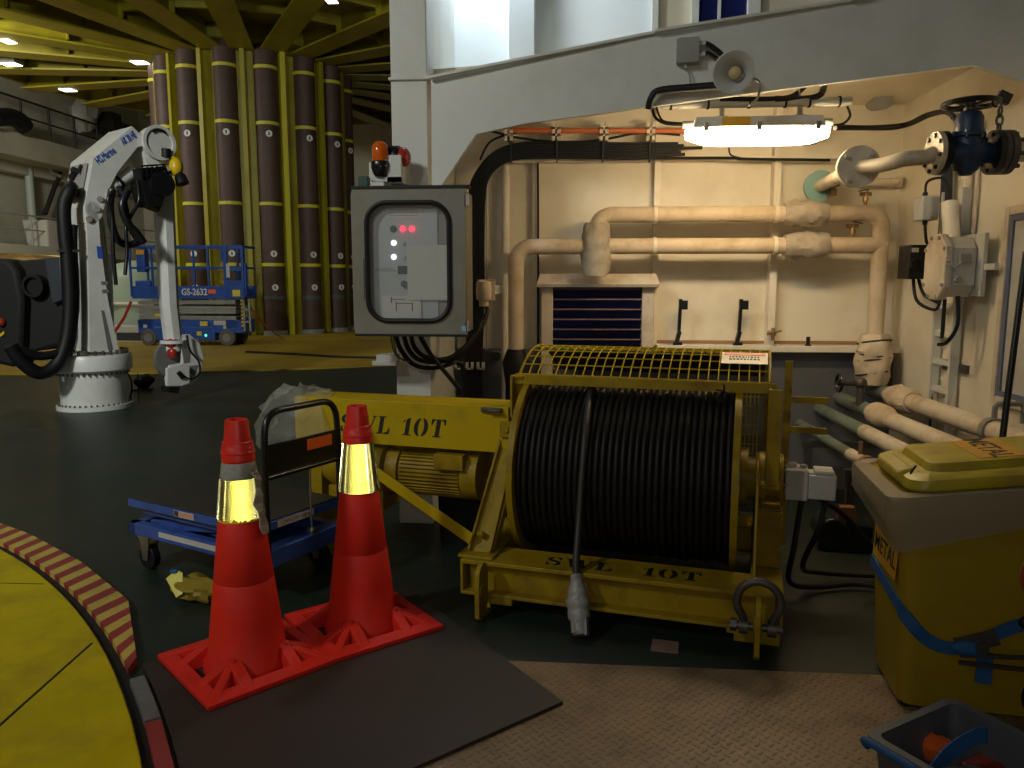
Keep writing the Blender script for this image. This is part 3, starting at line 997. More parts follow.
# stencil lettering
def stencil(word, h, M, slant=0.0):
    """fat stencil capitals; returns a builder, left aligned"""
    b = B()
    x = 0.0
    th = .0014
    def pg(pts):
        b.slab([M @ V((p[0] * h, p[1] * h, 0)) for p in [(q[0] + x + slant * q[1], q[1]) for q in pts]], (M.to_3x3() @ V((0, 0, th))))
    def ell(cx, cy, rx, ry, a0, a1, k=10): return [(cx + rx * math.cos(R(a0 + (a1 - a0) * i / k)), cy + ry * math.sin(R(a0 + (a1 - a0) * i / k))) for i in range(k + 1)]
    for ch in word:
        if ch == 'L':
            pg([(.10, 0), (.34, 0), (.34, 1), (.10, 1)]); pg([(0, .94), (.10, .94), (.10, 1), (0, 1)]); pg([(.34, .94), (.46, .94), (.46, 1), (.34, 1)])
            pg([(0, 0), (.10, 0), (.10, .06), (0, .06)]); pg([(.40, 0), (.74, 0), (.76, .34), (.70, .34), (.62, .12), (.40, .06)])
            x += .92
        elif ch == 'T':
            pg([(.30, 0), (.54, 0), (.54, 1), (.30, 1)]); pg([(.18, 0), (.30, 0), (.30, .06), (.18, .06)]); pg([(.54, 0), (.66, 0), (.66, .06), (.54, .06)])
            pg([(.0, 1), (.25, 1), (.25, .94), (.14, .90), (.06, .68), (0, .68)]); pg([(.59, 1), (.84, 1), (.84, .68), (.78, .68), (.70, .90), (.59, .94)])
            x += .98
        elif ch == '1':
            pg([(.18, 0), (.42, 0), (.42, 1), (.34, 1), (.18, .86)]); pg([(0, .70), (.13, .82), (.13, .90), (0, .80)]); pg([(.06, 0), (.18, 0), (.18, .06), (.06, .06)]); pg([(.42, 0), (.54, 0), (.54, .06), (.42, .06)])
            x += .70
        elif ch == '0':
            pg(ell(.37, .5, .38, .52, 97, 263) + ell(.37, .5, .14, .44, 255, 105)); pg(ell(.45, .5, .38, .52, -83, 83) + ell(.45, .5, .14, .44, 75, -75))
            x += 1.0
        elif ch == 'S':
            pg(ell(.36, .74, .34, .27, 95, 250) + [(.62, .36), (.70, .45), (.42, .62)] + ell(.38, .76, .16, .19, 230, 105)[:8])
            pg(ell(.38, .26, .36, .27, -85, 40) + [(.52, .42)] + ell(.36, .25, .18, .20, 30, -75))
            pg([(.42, 1.01), (.62, .97), (.68, 1.0), (.66, .68), (.60, .68), (.54, .88), (.42, .95)]); pg([(.32, -.01), (.14, .03), (.06, 0), (.06, .33), (.12, .33), (.20, .12), (.32, .06)])
            x += .92
        elif ch == 'W':
            pg([(.02, 1), (.26, 1), (.48, .12), (.42, -.01), (.32, -.01)]); pg([(.50, .10), (.44, .10), (.62, .80), (.66, .70)]); pg([(.52, 1), (.76, 1), (.96, .12), (.90, -.01), (.80, -.01)])
            pg([(.98, .12), (.92, .12), (1.14, .94), (1.20, .94)]); pg([(-.05, .94), (.02, .94), (.02, 1), (-.05, 1)]); pg([(1.06, .95), (1.28, .95), (1.28, 1), (1.06, 1)])
            x += 1.42
        else:
            x += .62
    return b
obj('stencil_lettering', stencil('SWL 10T', .094, axes((-.855, .4195, .715), (1, 0, 0), (0, 0, 1), (0, -1, 0)), .2), M_stencil, t, smooth=False, label='black stencil SWL 10T on the side channel')
obj('stencil_lettering', stencil('SWL  10T', .098, axes((.385, .055, .2422), (1, 0, 0), (0, 1, 0), (0, 0, 1))), M_stencil, t, smooth=False, label='black stencil SWL 10T on the front beam')

# bow shackle on the right pad eye
Mw = Matrix.Translation((WO.x, WO.y, 0)) @ Matrix.Rotation(R(-13), 4, 'Z')
sc = Mw @ V((1.311, -.085, .135))
t = thing('bow_shackle', 'heavy grey bow shackle on right pad eye of winch frame', 'shackle', (sc.x, sc.y, sc.z - .02), R(-13))
pts = [(-.055, 0, .02), (-.058, -.01, .06)] + [(.083 * math.cos(R(a)), -.025, .135 + .085 * math.sin(R(a))) for a in range(205, -26, -15)] + [(.058, -.01, .06), (.055, 0, .02)]
obj('bow', B().tube(spline(pts, 3), .0165, 12).cyl((-.072, 0, .02), (-.038, 0, .02), .032, n=18).cyl((.038, 0, .02), (.072, 0, .02), .032, n=18), M_dsteel, t)
obj('pin', B().cyl((-.10, 0, .02), (.095, 0, .02), .016, n=14).cyl((-.105, 0, .02), (-.08, 0, .02), .026, n=6), M_dsteel, t)

# hoses and a small dark pump on the floor to the right of the winch
def wp(u, v, w): return Mw @ V((u, v, w))
hs = [[(1.60, .60, .51), (1.58, .55, .38), (1.52, .62, .16), (1.62, .85, .05), (1.95, .95, .03)],
      [(1.50, .60, .50), (1.47, .50, .30), (1.46, .55, .10), (1.60, .70, .03), (1.80, .80, .03), (2.05, .75, .03)],
      [(1.56, .62, .51), (1.70, .70, .40), (1.85, .80, .22), (1.95, .90, .10)]]
lb = ['hydraulic hose dropping from grey winch motor to floor', 'slack black hose looping low beside the winch base', 'short black hose from winch motor to pump unit']
for h, l in zip(hs, lb):
    solo('hydraulic_hose', B().tube(spline([wp(*p) for p in h], 8), .013, 8), M_black, l, 'hose', 'hoses beside the winch')
pc = at(838, 546, z=0)
t = thing('pump_unit', 'small dark pump with brown motor beside winch hoses', 'pump', (pc.x, pc.y, 0), R(-8))
obj('pump_body', B().box(-.12, .16, -.10, .10, .0, .16).cyl((-.05, -.11, .1), (-.05, .11, .1), .09, n=20), M_blackpaint, t, bev=.01)
obj('pump_motor', B().cyl((-.03, -.06, .20), (.07, -.06, .20), .042, n=20).box(-.02, .06, -.10, -.04, .22, .26), mat('orange_brown_motor', (.20, .085, .04), .5), t, bev=.004)
cc = wp(-.30, .98, 0)
t = thing('black_crate', 'black crate with striped lid under the winch motor', 'crate', (cc.x, cc.y, 0), R(-13))
obj('crate_body', B().loft([rrect(.34, .26, .03, 0), rrect(.36, .28, .03, .34)]), M_black, t)
b = B().loft([rrect(.38, .30, .03, .34), rrect(.38, .30, .03, .37)])
for i in range(7):
    b.box(-.15 + i * .045, -.13 + i * .045, -.12, .12, .37, .377)
obj('crate_lid', b, mat('slate_grey_plastic', (.05, .06, .08), .5), t)

# ================================================================== LIFT TROLLEY
tc_ = (V(c2r(-2.015, 3.93)) + V(c2r(-0.925, 3.87))) / 2
t = thing('lift_trolley', 'blue scissor lift trolley with brown top and black push handle', 'trolley', (tc_.x, tc_.y, 0), R(-25.5))
Lt, Wt = .97, .56
b = B().box(-Lt / 2, Lt / 2, -Wt / 2, Wt / 2, .335, .378)
b.box(-Lt / 2 + .08, Lt / 2 - .08, -Wt / 2 + .03, -Wt / 2 + .06, .30, .335)
b.box(-Lt / 2 + .08, Lt / 2 - .08, Wt / 2 - .06, Wt / 2 - .03, .30, .335)
obj('platform', b, M_truckblue, t, bev=.004)
obj('rubber_top', B().box(-Lt / 2 + .005, Lt / 2 - .005, -Wt / 2 + .005, Wt / 2 - .005, .378, .388), M_trolleytop, t, bev=.003)
b = B()
for v in (-Wt / 2, Wt / 2 - .05):
    b.box(-Lt / 2 - .01, Lt / 2 + .05, v, v + .05, .185, .25)
b.box(Lt / 2 - .04, Lt / 2 + .05, -Wt / 2, Wt / 2, .175, .26)
b.box(-Lt / 2 - .01, -Lt / 2 + .05, -Wt / 2, Wt / 2, .185, .25)
b.box(-Lt / 2, Lt / 2, -Wt / 2 + .05, Wt / 2 - .05, .19, .20)
obj('base_frame', b, M_truckblue, t, bev=.004)
b = B()
for v in (-Wt / 2 + .075, Wt / 2 - .075):
    b.bar((-.40, v, .23), (.36, v, .325), .018, .05)
    b.bar((-.40, v + .02, .325), (.36, v + .02, .23), .018, .05)
b.cyl((-.1, -.18, .275), (-.1, .18, .275), .016)
b.cyl((-.40, 0, .24), (.05, 0, .29), .025)
obj('scissor_arms', b, M_truckblue, t, bev=.003)
for u in (-Lt / 2 + .10, Lt / 2 - .12):
    for v in (-Wt / 2 + .04, Wt / 2 - .04):
        w_ = obj('caster', B().cyl((u, v - .02, .065), (u, v + .02, .065), .064, n=24).cyl((u, v - .024, .065), (u, v + .024, .065), .02, n=12), M_black, t, bev=.004)
        fk = B().box(u - .045, u + .045, v - .035, v + .035, .172, .186)
        for s in (-.030, .026):
            fk.slab([(u - .04, v + s, .175), (u + .04, v + s, .175), (u + .018, v + s, .05), (u - .018, v + s, .05)], (0, .005, 0))
        obj('caster_fork', fk, M_steel, w_)
hx = Lt / 2 + .035
hp = [(hx, -Wt / 2 + .035, .20), (hx + .0, -Wt / 2 + .035, .70), (hx + .0, -Wt / 2 + .05, .915), (hx + .0, Wt / 2 - .05, .915), (hx, Wt / 2 - .035, .70), (hx, Wt / 2 - .035, .20)]
h_ = obj('push_handle', B().tube(corner(hp, .10, 6), .0165, 12), M_blackpaint, t, label='black tubular push handle')
b = B().box(hx - .006, hx + .006, -Wt / 2 + .05, Wt / 2 - .05, .62, .76)
b.tube([(hx, -Wt / 2 + .04, .605), (hx, Wt / 2 - .04, .605)], .013, 10)
obj('handle_panel', b, M_blackpaint, h_, bev=.002)
obj('handle_label', B().box(hx + .006, hx + .009, .02, .19, .69, .745), M_orange, h_, label='bright orange label')
obj('release_lever', B().tube([(hx - .012, .05, .26), (hx - .012, .05, .60)], .005, 8).cyl((hx - .03, .05, .27), (hx + .01, .05, .27), .02), M_steel, t)
# labels
Me = axes((Lt / 2 + .0007, -.03, .357), (0, 1, 0), (0, 0, 1), (1, 0, 0))
pl = obj('capacity_label', B().box(-.12, .12, -.016, .016, 0, .0015, 0, Me), M_paper, t)
obj('lettering', text_b('CAPACITY 300 kg', .026, .0004, Me @ Matrix.Translation((0, 0, .0017))), M_ink, pl)
Mf = axes((-.03, -Wt / 2 - .0007, .357), (1, 0, 0), (0, 0, 1), (0, -1, 0))
pl = obj('maker_label', B().box(-.075, .075, -.016, .016, 0, .0015, 0, Mf), M_paper, t)
obj('orange_patch', B().box(-.035, .070, -.012, .012, .0015, .002, 0, Mf), mat('pale_orange_print', (.55, .28, .18), .6), pl)
obj('black_patch', B().box(-.072, -.040, -.014, .014, .0015, .002, 0, Mf), M_ink, pl)
Mf = axes((.02, -Wt / 2 - .0007, .222), (1, 0, 0), (0, 0, 1), (0, -1, 0))
obj('white_strip_label', B().box(-.26, .20, -.014, .014, 0, .0015, 0, Mf), M_paper, t)

# yellow sack on the floor
ps = at(203, 600, z=0)
b = B()
b.ball((-.02, 0, .055), .16, .075, .055, 24, amp=.5, freq=2.3, seed=2)
b.ball((.12, .03, .04), .16, .07, .045, 20, amp=.5, freq=3, seed=5)
t = thing('yellow_sack', 'crumpled yellow plastic sack on floor between trolley and front cone', 'sack', (ps.x, ps.y, 0), R(-20))
obj('sack_body', b, M_yelsack, t)
obj('sack_flap', B().slab([(-.17, -.06, .10), (-.08, -.085, .03), (-.05, -.08, .05), (-.10, -.03, .125), (-.15, -.02, .13)], (.004, .006, .004)), mat('pale_yellow_flap', (.66, .60, .10), .4), t, bev=.004)
obj('blue_corner', B().ball((-.15, -.025, .128), .025, .018, .010, 10), M_strap, t)

# clear plastic sheet over the end of the channel beam
pc = Mw @ V((-1.06, .52, .0))
b = B()
rings = []
for j in range(10):
    ring_ = []
    for i in range(40):
        a = 2 * PI * i / 40
        f = j / 9
        rr_ = .07 + .17 * math.sin(min(1, f * 1.15) * PI / 2)
        z = .925 - .31 * f ** 1.7
        d = V((math.cos(a), math.sin(a), f * 2))
        k = 1 + .24 * noise.noise(d * 2.3) + .12 * noise.noise(d * 6)
        ring_.append(V((pc.x - .06 + rr_ * k * math.cos(a) * 1.1, pc.y + rr_ * k * math.sin(a) * .8, z + .05 * noise.noise(d * 3.1) + .02 * noise.noise(d * 9))))
    rings.append(ring_)
b.loft(rings, False)
b.add([rings[0][i] for i in range(40)], [tuple(range(40))])
solo('plastic_sheet', b, M_film, 'crumpled clear plastic sheet over the far end of winch beam', 'plastic sheet')

# ================================================================== WHEELIE BIN
b0 = at(899, 709, z=0)                      # near bottom corner
BY = R(-7)
fx = V((math.cos(BY), math.sin(BY), 0))     # length, to the right
fy = V((-fx.y, fx.x, 0))                    # width, away
cb = b0 + fx * .245 + fy * .175
t = thing('wheelie_bin', 'yellow wheelie bin with METAL stickers, strap and torn liner', 'bin', (cb.x, cb.y, 0), BY)
rim_z = .79
TILT = .13                                  # the rim rises towards the hinge
def tz(p):
    k = max(0, min(1, (p.z - .3) / .4))
    return V((p.x, p.y, p.z + TILT * k * (p.x + .30)))
def bring(w, d, r, z): return [tz(p) for p in rrect(w, d, r, z, 5)]
b = B().loft([bring(.49, .35, .05, .02), bring(.50, .36, .05, .06), bring(.535, .40, .05, .40), bring(.56, .43, .05, rim_z - .10), bring(.57, .44, .05, rim_z - .06)])
obj('bin_body', b, M_binyel, t)
b = B().loft([bring(.66, .52, .05, rim_z - .075), bring(.67, .53, .05, rim_z - .07), bring(.68, .54, .05, rim_z - .005), bring(.67, .53, .05, rim_z), bring(.60, .46, .04, rim_z)])
obj('rim', b, M_binyel, t)
for v in (-.19, .19):
    w_ = obj('wheel', B().cyl((.235, v - .028, .10), (.235, v + .028, .10), .10, n=32).cyl((.235, v - .032, .10), (.235, v + .032, .10), .045, n=20), M_black, t, bev=.006)
obj('foot', B().cyl((-.20, -.12, .01), (-.20, .12, .01), .02).box(-.235, -.18, -.16, .16, 0, .025), M_black, t)
# lid: domed with raised centre panel and front lip
def lring(x0, x1, d, r, z): return [tz(p) for p in rrect(x1 - x0, d, r, z, 5, cx=(x0 + x1) / 2)]
b = B()
b.loft([lring(-.272, .33, .465, .06, rim_z + .010), lring(-.278, .335, .475, .06, rim_z + .020), lring(-.272, .335, .465, .06, rim_z + .048), lring(-.245, .32, .42, .05, rim_z + .060), lring(-.20, .31, .36, .05, rim_z + .062)])
lid = obj('lid', b, M_lidyel, t, label='dirty yellow lid with raised panel')
b = B().loft([lring(-.205, .30, .345, .04, rim_z + .060), lring(-.195, .29, .32, .04, rim_z + .086), lring(-.18, .27, .29, .04, rim_z + .089)])
obj('raised_panel', b, M_lidyel, lid)
b = B().loft([[tz(V((-.292, y_, rim_z + z_))) for y_, z_ in ((-.14, .026), (.14, .026), (.12, .060), (-.12, .060))], [tz(V((-.235, y_, rim_z + z_))) for y_, z_ in ((-.15, .02), (.15, .02), (.13, .070), (-.13, .070))]])
obj('lid_grip', b, M_lidyel, lid, bev=.01)
M1 = axes(tz(V((.035, 0, rim_z + .0895))), (0, -1, 0), (1, 0, TILT))
st_ = obj('lid_sticker', B().box(-.143, .143, -.075, .075, 0, .0015, 0, M1), M_sticker, lid)
obj('lettering', text_b('METAL', .098, .0004, M1 @ Matrix.Translation((.0, 0, .0018)), bold=.001), M_stencil, st_)
obj('wire_tie', B().tube([tz(p) for p in spline([(-.235, -.14, rim_z + .08), (-.255, -.155, rim_z + .055), (-.23, -.16, rim_z + .045), (-.25, -.145, rim_z + .035), (-.225, -.15, rim_z + .06)], 4)], .004, 5), M_black, lid)
for k_ in range(2):
    x_ = .20 + .035 * k_
    obj('lid_rib', B().box(x_, x_ + .014, -.13, .12, 0, .009, 0, Matrix.Translation((0, 0, tz(V((x_, 0, rim_z + .087))).z))), M_lidyel, lid, bev=.004)
# liner turned out over the rim, ragged lower edge
rings = []
base = rrect(1, 1, .10, 0, 6)
for j in range(9):
    f = j / 8
    ring_ = []
    for i, p in enumerate(base):
        a = math.atan2(p.y, p.x)
        dlt = abs(((a - R(-135) + PI) % (2 * PI)) - PI)     # deepest at the near left corner
        drop = .085 + .12 * max(0, 1 - dlt / 1.0) ** 1.1 + .02 * noise.noise(V((p.x * 3, p.y * 3, 1)))
        s_ = max(0, f * drop - .085) / .13          # hangs straight past the rim, then falls in
        w, d = .706 - .10 * s_, .566 - .09 * s_
        k = 1 + .016 * noise.noise(V((p.x * 9, p.y * 9, f * 2)))
        ring_.append(tz(V((p.x * w * k, p.y * d * k, rim_z + .010 - f * drop + .008 * noise.noise(V((p.x * 16, p.y * 16, f)))))))
    rings.append(ring_)
inner = [tz(V((p.x * .60, p.y * .48, rim_z + .012 + .006 * noise.noise(V((p.x * 14, p.y * 14, 4)))))) for p in base]
obj('bin_liner', B().loft([inner] + rings, False), M_liner, t, label='torn cloudy liner folded over the rim')
# stickers on the end and the side
def wallx(z): return -(.49 + (.56 - .49) * (z - .02) / .68) / 2
M2 = axes((wallx(.53) - .008, -.01, .525), (0, -1, 0), (0.05, 0, 1))
st_ = obj('end_sticker', B().box(-.145, .145, -.06, .06, 0, .0015, 0, M2), M_sticker, t)
obj('lettering', text_b('METAL', .088, .0004, M2 @ Matrix.Translation((0, 0, .0018)), bold=.001), M_stencil, st_)
M3 = axes((.198, -.2165, .545), (1, 0, 0), (0, -.06, 1))
st_ = obj('round_emblem', B().cyl((0, 0, -.006), (0, 0, .006), .115, n=40, M=M3), mat('pale_sticker', (.52, .40, .10), .5), t)
obj('red_ring', B().ring((0, 0, .006), (0, 0, .0075), .115, .105, n=40, M=M3).box(-.10, .10, -.03, .03, .006, .0075, 0, M3), M_stickred, st_)
# ratchet strap round the bin
def side_pt(u, z, off=.006):
    d = (.35 + (.43 - .35) * (z - .02) / .68) / 2
    return V((u - (.08 if u > -.2 else 0), -d - off, z - .02))
b = B()
def web(pts, w=.045, up_=(0, 0, 1)):
    for i in range(len(pts) - 1):
        b.bar(pts[i], pts[i + 1], .006, w, up=up_)
z_ = .40
web(spline([V((wallx(z_) - .006, .19, z_ + .02)), V((wallx(z_) - .008, -.14, z_ - .01)), side_pt(-.235, z_ - .045, .010), side_pt(-.10, z_ - .10), side_pt(-.04, z_ - .125), side_pt(.02, z_ - .12, .012)], 6))
obj_w = [b]
b = B()
web(spline([side_pt(.10, z_ - .06, .02), side_pt(.18, z_ - .02, .012), side_pt(.285, z_, .012)], 6))
obj_w.append(b)
b = B()
web(spline([V((wallx(z_) - .006, .19, z_ + .02)), V((-.2, .222, z_)), V((.24, .226, z_)), V((.28, .17, z_)), V((.286, -.17, z_)), side_pt(.27, z_, .012)], 6))
obj_w.append(b)
b = B()
web([side_pt(.085, z_ - .13, .014), side_pt(.088, z_ - .20, .012), side_pt(.085, .16, .02)], .05, (1, 0, 0))
strap = thing('ratchet_strap', 'blue webbing ratchet strap pulled round yellow bin', 'strap', (cb.x, cb.y, .16), BY)
Mb = rootM(t)
def towd(bb):
    bb.v = [Mb @ p for p in bb.v]
    return bb
for w_ in obj_w + [b]: obj('webbing', towd(w_), M_strap, strap, world=True)
b = B()
b.bar(side_pt(-.01, z_ - .11, .022), side_pt(.11, z_ - .06, .03), .018, .05, up=(0, 0, 1))
b.bar(side_pt(.0, z_ - .135, .035), side_pt(.24, z_ - .12, .04), .010, .014, up=(0, 0, 1))
b.bar(side_pt(.0, z_ - .165, .03), side_pt(.28, z_ - .17, .035), .010, .014, up=(0, 0, 1))
b.cyl(side_pt(.06, z_ - .10, -.0), side_pt(.06, z_ - .10, .05), .022)
obj('ratchet_buckle', towd(b), M_dsteel, strap, world=True)
b = B().ball(side_pt(.03, z_ - .11, .03), .06, .02, .03, 14)
obj('wrapped_webbing', towd(b), M_strap, strap, world=True)
b = B().ball(side_pt(.20, z_ - .005, .02), .03, .02, .025, 12)
obj('strap_hook', towd(b), M_blackpaint, strap, world=True)

# ================================================================== GREY TUB IN FRONT OF THE BIN
pk = at(950, 697, z=.26)
e1 = V((*c2r(-.88, -.48), 0)).normalized()
e2 = V((e1.y, -e1.x, 0))
if e2.y > 0: e2 = -e2
tw, tl = .40, .56
ct = pk + e1 * tw / 2 + e2 * tl / 2
ang_t = math.atan2(-e1.y, -e1.x)
t = thing('grey_tub', 'open grey plastic tub on checker plate before yellow bin', 'tub', (ct.x, ct.y, .008), ang_t)
rr = [rrect(tw - .08, tl - .08, .03, 0), rrect(tw - .03, tl - .03, .03, .235), rrect(tw, tl, .03, .24), rrect(tw, tl, .03, .255), rrect(tw - .05, tl - .05, .025, .255), rrect(tw - .11, tl - .11, .02, .012)]
obj('tub_shell', B().loft(rr), M_boxgrey, t)
obj('tub_handle', B().tube(corner([(-tw / 2 - .004, .10, .23), (-tw / 2 - .03, .10, .26), (-tw / 2 - .03, .26, .26), (-tw / 2 - .004, .26, .23)], .02), .011, 10), M_strap, t, label='blue grip on the tub rim')
Mt = rootM(t)
def tubp(*p): return Mt @ V(p)
b = B().ball((0, 0, .06), tw / 2 - .075, tl / 2 - .085, .085, 22, amp=.25, freq=2.5, seed=9)
o = solo('dark_cloth', b, mat('dark_grey_cloth', (.03, .03, .033), .9), 'crumpled dark cloth filling the bottom of the grey tub', 'cloth')
o.location = tubp(0, 0, .014); o.rotation_euler = (0, 0, ang_t)
q = at(936, 752, z=.155)
o = solo('orange_lump', B().ball((0, 0, .05), .045, .04, .04, 16, amp=.3, freq=2, seed=3), M_orange, 'orange rubber piece lying in the grey tub', 'rubber piece')
o.location = q - V((0, 0, .035))
p = [at(930, 775, z=.15), at(945, 757, z=.18), at(965, 742, z=.21), at(985, 735, z=.22), at(1000, 745, z=.18), at(1006, 770, z=.14)]
b = B()
q = spline(p, 6)
for i in range(len(q) - 1):
    b.bar(q[i], q[i + 1], .006, .045, up=(0, .2, 1))
solo('webbing_loop', b, M_strap, 'loop of blue webbing lying in the grey tub', 'strap')
q = [at(892, 746, z=.19), at(900, 738, z=.20), at(912, 744, z=.18), at(918, 756, z=.14)]
solo('black_hose_piece', B().tube(spline(q, 6), .014, 8), M_black, 'short black hose piece lying in the grey tub', 'hose')
q = at(985, 766, z=.15)
o = solo('red_case', B().box(-.06, .06, -.04, .04, 0, .04), mat('dull_red_plastic', (.25, .03, .02), .5), 'dull red case lying in the grey tub', 'case', bev=.01)
o.location = q - V((0, 0, .03)); o.rotation_euler = (0, 0, ang_t)

# ================================================================== CONTROL CABINET
yc = 4.20
A, D = at(352, 188, y=yc), at(467, 335, y=yc)
x0, x1, z0, z1 = A.x, D.x, D.z, A.z
t = thing('control_cabinet', 'beige grey control cabinet with round-cornered window on the column', 'cabinet', ((x0 + x1) / 2, yc + .3, z0))
obj('cabinet_body', B().box(x0 + .012, x1 - .005, yc + .05, yc + .30, z0 + .012, z1 - .012), M_cab, t, bev=.006, world=True)
def P(px, py): 
    q = at(px, py, y=yc)
    return q.x, q.z
wx0, wz1 = P(366, 203)
wx1, wz0 = P(450, 321)
cx_, cz_ = (wx0 + wx1) / 2, (wz0 + wz1) / 2
inner = [V((p.x + cx_, yc, p.y + cz_)) for p in rrect(wx1 - wx0, wz1 - wz0, .11, 0, 8)]
n = len(inner)
outer_ = []
W2, H2 = (x1 - x0) / 2, (z1 - z0) / 2
mx, mz = (x0 + x1) / 2, (z0 + z1) / 2
for p in inner:
    dx, dz = p.x - cx_, p.z - cz_
    k = min(((x1 - mx) if dx > 0 else (mx - x0)) / max(abs(dx), 1e-6), ((z1 - mz) if dz > 0 else (mz - z0)) / max(abs(dz), 1e-6))
    outer_.append(V((cx_ + dx * k, yc, cz_ + dz * k)))
for cxn, czn in ((x0, z0), (x0, z1), (x1, z0), (x1, z1)):
    j = min(range(n), key=lambda i: (outer_[i].x - cxn) ** 2 + (outer_[i].z - czn) ** 2)
    outer_[j] = V((cxn, yc, czn))
o = V((0, .05, 0))
door = obj('cabinet_door', B().loft([outer_, inner, [p + o for p in inner], [p + o for p in outer_], outer_], False), M_cab, t, world=True, smooth=False)
gas = [p - V((0, .004, 0)) for p in inner]
obj('window_gasket', B().tube(gas, .014, 8, closed=True), M_black, door, world=True)
obj('window_pane', B().slab([p + V((0, .012, 0)) for p in inner], (0, .004, 0)), M_glass, door, world=True)
b = B()
for z in (z1 - .07, z0 + .05):
    b.box(x1, x1 + .012, yc - .004, yc + .05, z - .03, z + .03)
obj('hinge', b, M_steel, door, world=True)
obj('door_edge_strip', B().box(x0 - .004, x1 + .02, yc - .008, yc + .06, z1 - .004, z1 + .010).box(x0 - .004, x1 + .004, yc - .006, yc + .05, z0 - .010, z0 + .004), M_black, door, world=True)
obj('latch_strip', B().box(x0 + .045, x0 + .055, yc - .006, yc, z0 + .2, z0 + .42), M_cab, door, world=True)
b = B().box(P(459, 0)[0], P(463.5, 0)[0], yc - .003, yc, P(0, 329)[1], P(0, 324)[1])
obj('blue_sticker', b, mat('pale_blue_sticker', (.2, .42, .6), .5), door, world=True)
ypn = yc + .045
def Q(px, py):
    q = at(px, py, y=ypn)
    return q.x, q.z
def plate_(x0p, y0p, x1p, y1p, dep, yf=ypn):
    a, c = at(x0p, y1p, y=yf), at(x1p, y0p, y=yf)
    return B().box(a.x, c.x, yf - dep, yf, a.z, c.z)
pan = obj('instrument_panel', plate_(364, 200, 437, 323, .002).box(at(440, 200, y=yc + .1).x, at(452, 200, y=yc + .1).x, yc + .06, yc + .1, z0 + .1, z1 - .1), M_alu, t, world=True)
obj('name_plate', plate_(386, 207, 422, 218, .004), M_lgrey, pan, world=True)
b = plate_(389, 209.5, 416, 210.5, .005); b.box(*[0] * 6)
for y_ in (212.5, 215):
    a, c = at(389, y_ + .8, y=ypn), at(419, y_, y=ypn)
    b.box(a.x, c.x, ypn - .005, ypn, a.z, c.z)
for y_, xa, xb in ((268.5, 375, 394), (270.3, 375, 396)):
    a, c = at(xa, y_ + .8, y=ypn), at(xb, y_, y=ypn)
    b.box(a.x, c.x, ypn - .003, ypn, a.z, c.z)
obj('panel_print', b, mat('grey_print', (.16, .16, .17), .7), pan, world=True)
def lampx(px, py, r, m, nm='indicator_lamp', lbl=None):
    q = at(px, py, y=ypn)
    obj(nm, B().ring((q.x, ypn - .006, q.z), (q.x, ypn, q.z), r * 1.5, r, n=16).cyl((q.x, ypn - .012, q.z), (q.x, ypn, q.z), r, r * .98, n=16), m, t, world=True, label=lbl)
M_redlit = mat('lit_red_lamp', (.6, .02, .05), .3, emit=(1.0, .012, .03), estr=7)
M_whlit = mat('lit_white_lamp', (.7, .7, .7), .3, emit=(.75, .9, 1.0), estr=1.3)
lampx(403, 229, .010, M_redlit, lbl='lit red indicator lamp')
lampx(412, 229, .010, M_redlit, lbl='lit red indicator lamp')
lampx(393.5, 229, .013, mat('unlit_green_lamp', (.01, .09, .04), .3), lbl='dark green unlit indicator lamp')
lampx(394, 243, .011, M_whlit, lbl='lit white indicator lamp')
lampx(394, 257, .011, M_whlit, lbl='lit white indicator lamp')
for px, py in ((403, 243), (403.5, 257)):
    q = at(px, py, y=ypn)
    obj('push_button', B().cyl((q.x, ypn - .01, q.z), (q.x, ypn, q.z), .013, n=16), M_alu, t, world=True, label='unlit grey push button')
obj('display', plate_(398, 266, 409, 274, .006), mat('dark_display', (.03, .04, .05), .2), t, world=True)
q = at(404.5, 284, y=ypn)
obj('key_switch', B().cyl((q.x, ypn - .018, q.z), (q.x, ypn, q.z), .019, n=20).box(q.x - .004, q.x + .004, ypn - .024, ypn, q.z - .014, q.z + .014), M_dsteel, t, world=True)
obj('paper_sheet', plate_(408, 245, 447, 300, .003, yc + .030), M_paper, t, world=True, label='blank pale paper sheet behind the glass')
pp = obj('diagram_sheet', plate_(383, 296, 421, 318, .003, yc + .036), M_paper, t, world=True, label='pale sheet with a small line drawing')
b = B()
for xa, ya_, xb, yb_ in ((391, 297, 391.7, 303), (391, 299, 405, 299.6), (396, 302, 396.7, 311), (412, 303, 412.7, 311), (396, 303, 413, 303.6)):
    a, c = at(xa, yb_, y=yc + .032), at(xb, ya_, y=yc + .032)
    b.box(a.x, c.x, yc + .031, yc + .033, a.z, c.z)
obj('line_drawing', b, M_ink, pp, world=True)
b = B()
for i, xx in enumerate((428, 432, 437)):
    q = at(xx, 306, y=yc + .12)
    b.tube([(q.x, yc + .10, z0 + .03), (q.x + .004 * i, yc + .08, z0 + .22)], .008, 6)
obj('inner_wiring', b, M_ink, t, world=True)
# bracket holding the cabinet on the column
obj('wall_bracket', B().box(-.22 + mx, .10 + mx, yc + .30, 4.575, z0 + .18, z0 + .22).box(-.22 + mx, .10 + mx, yc + .30, 4.575, z1 - .22, z1 - .18), M_grey_white, t, world=True)

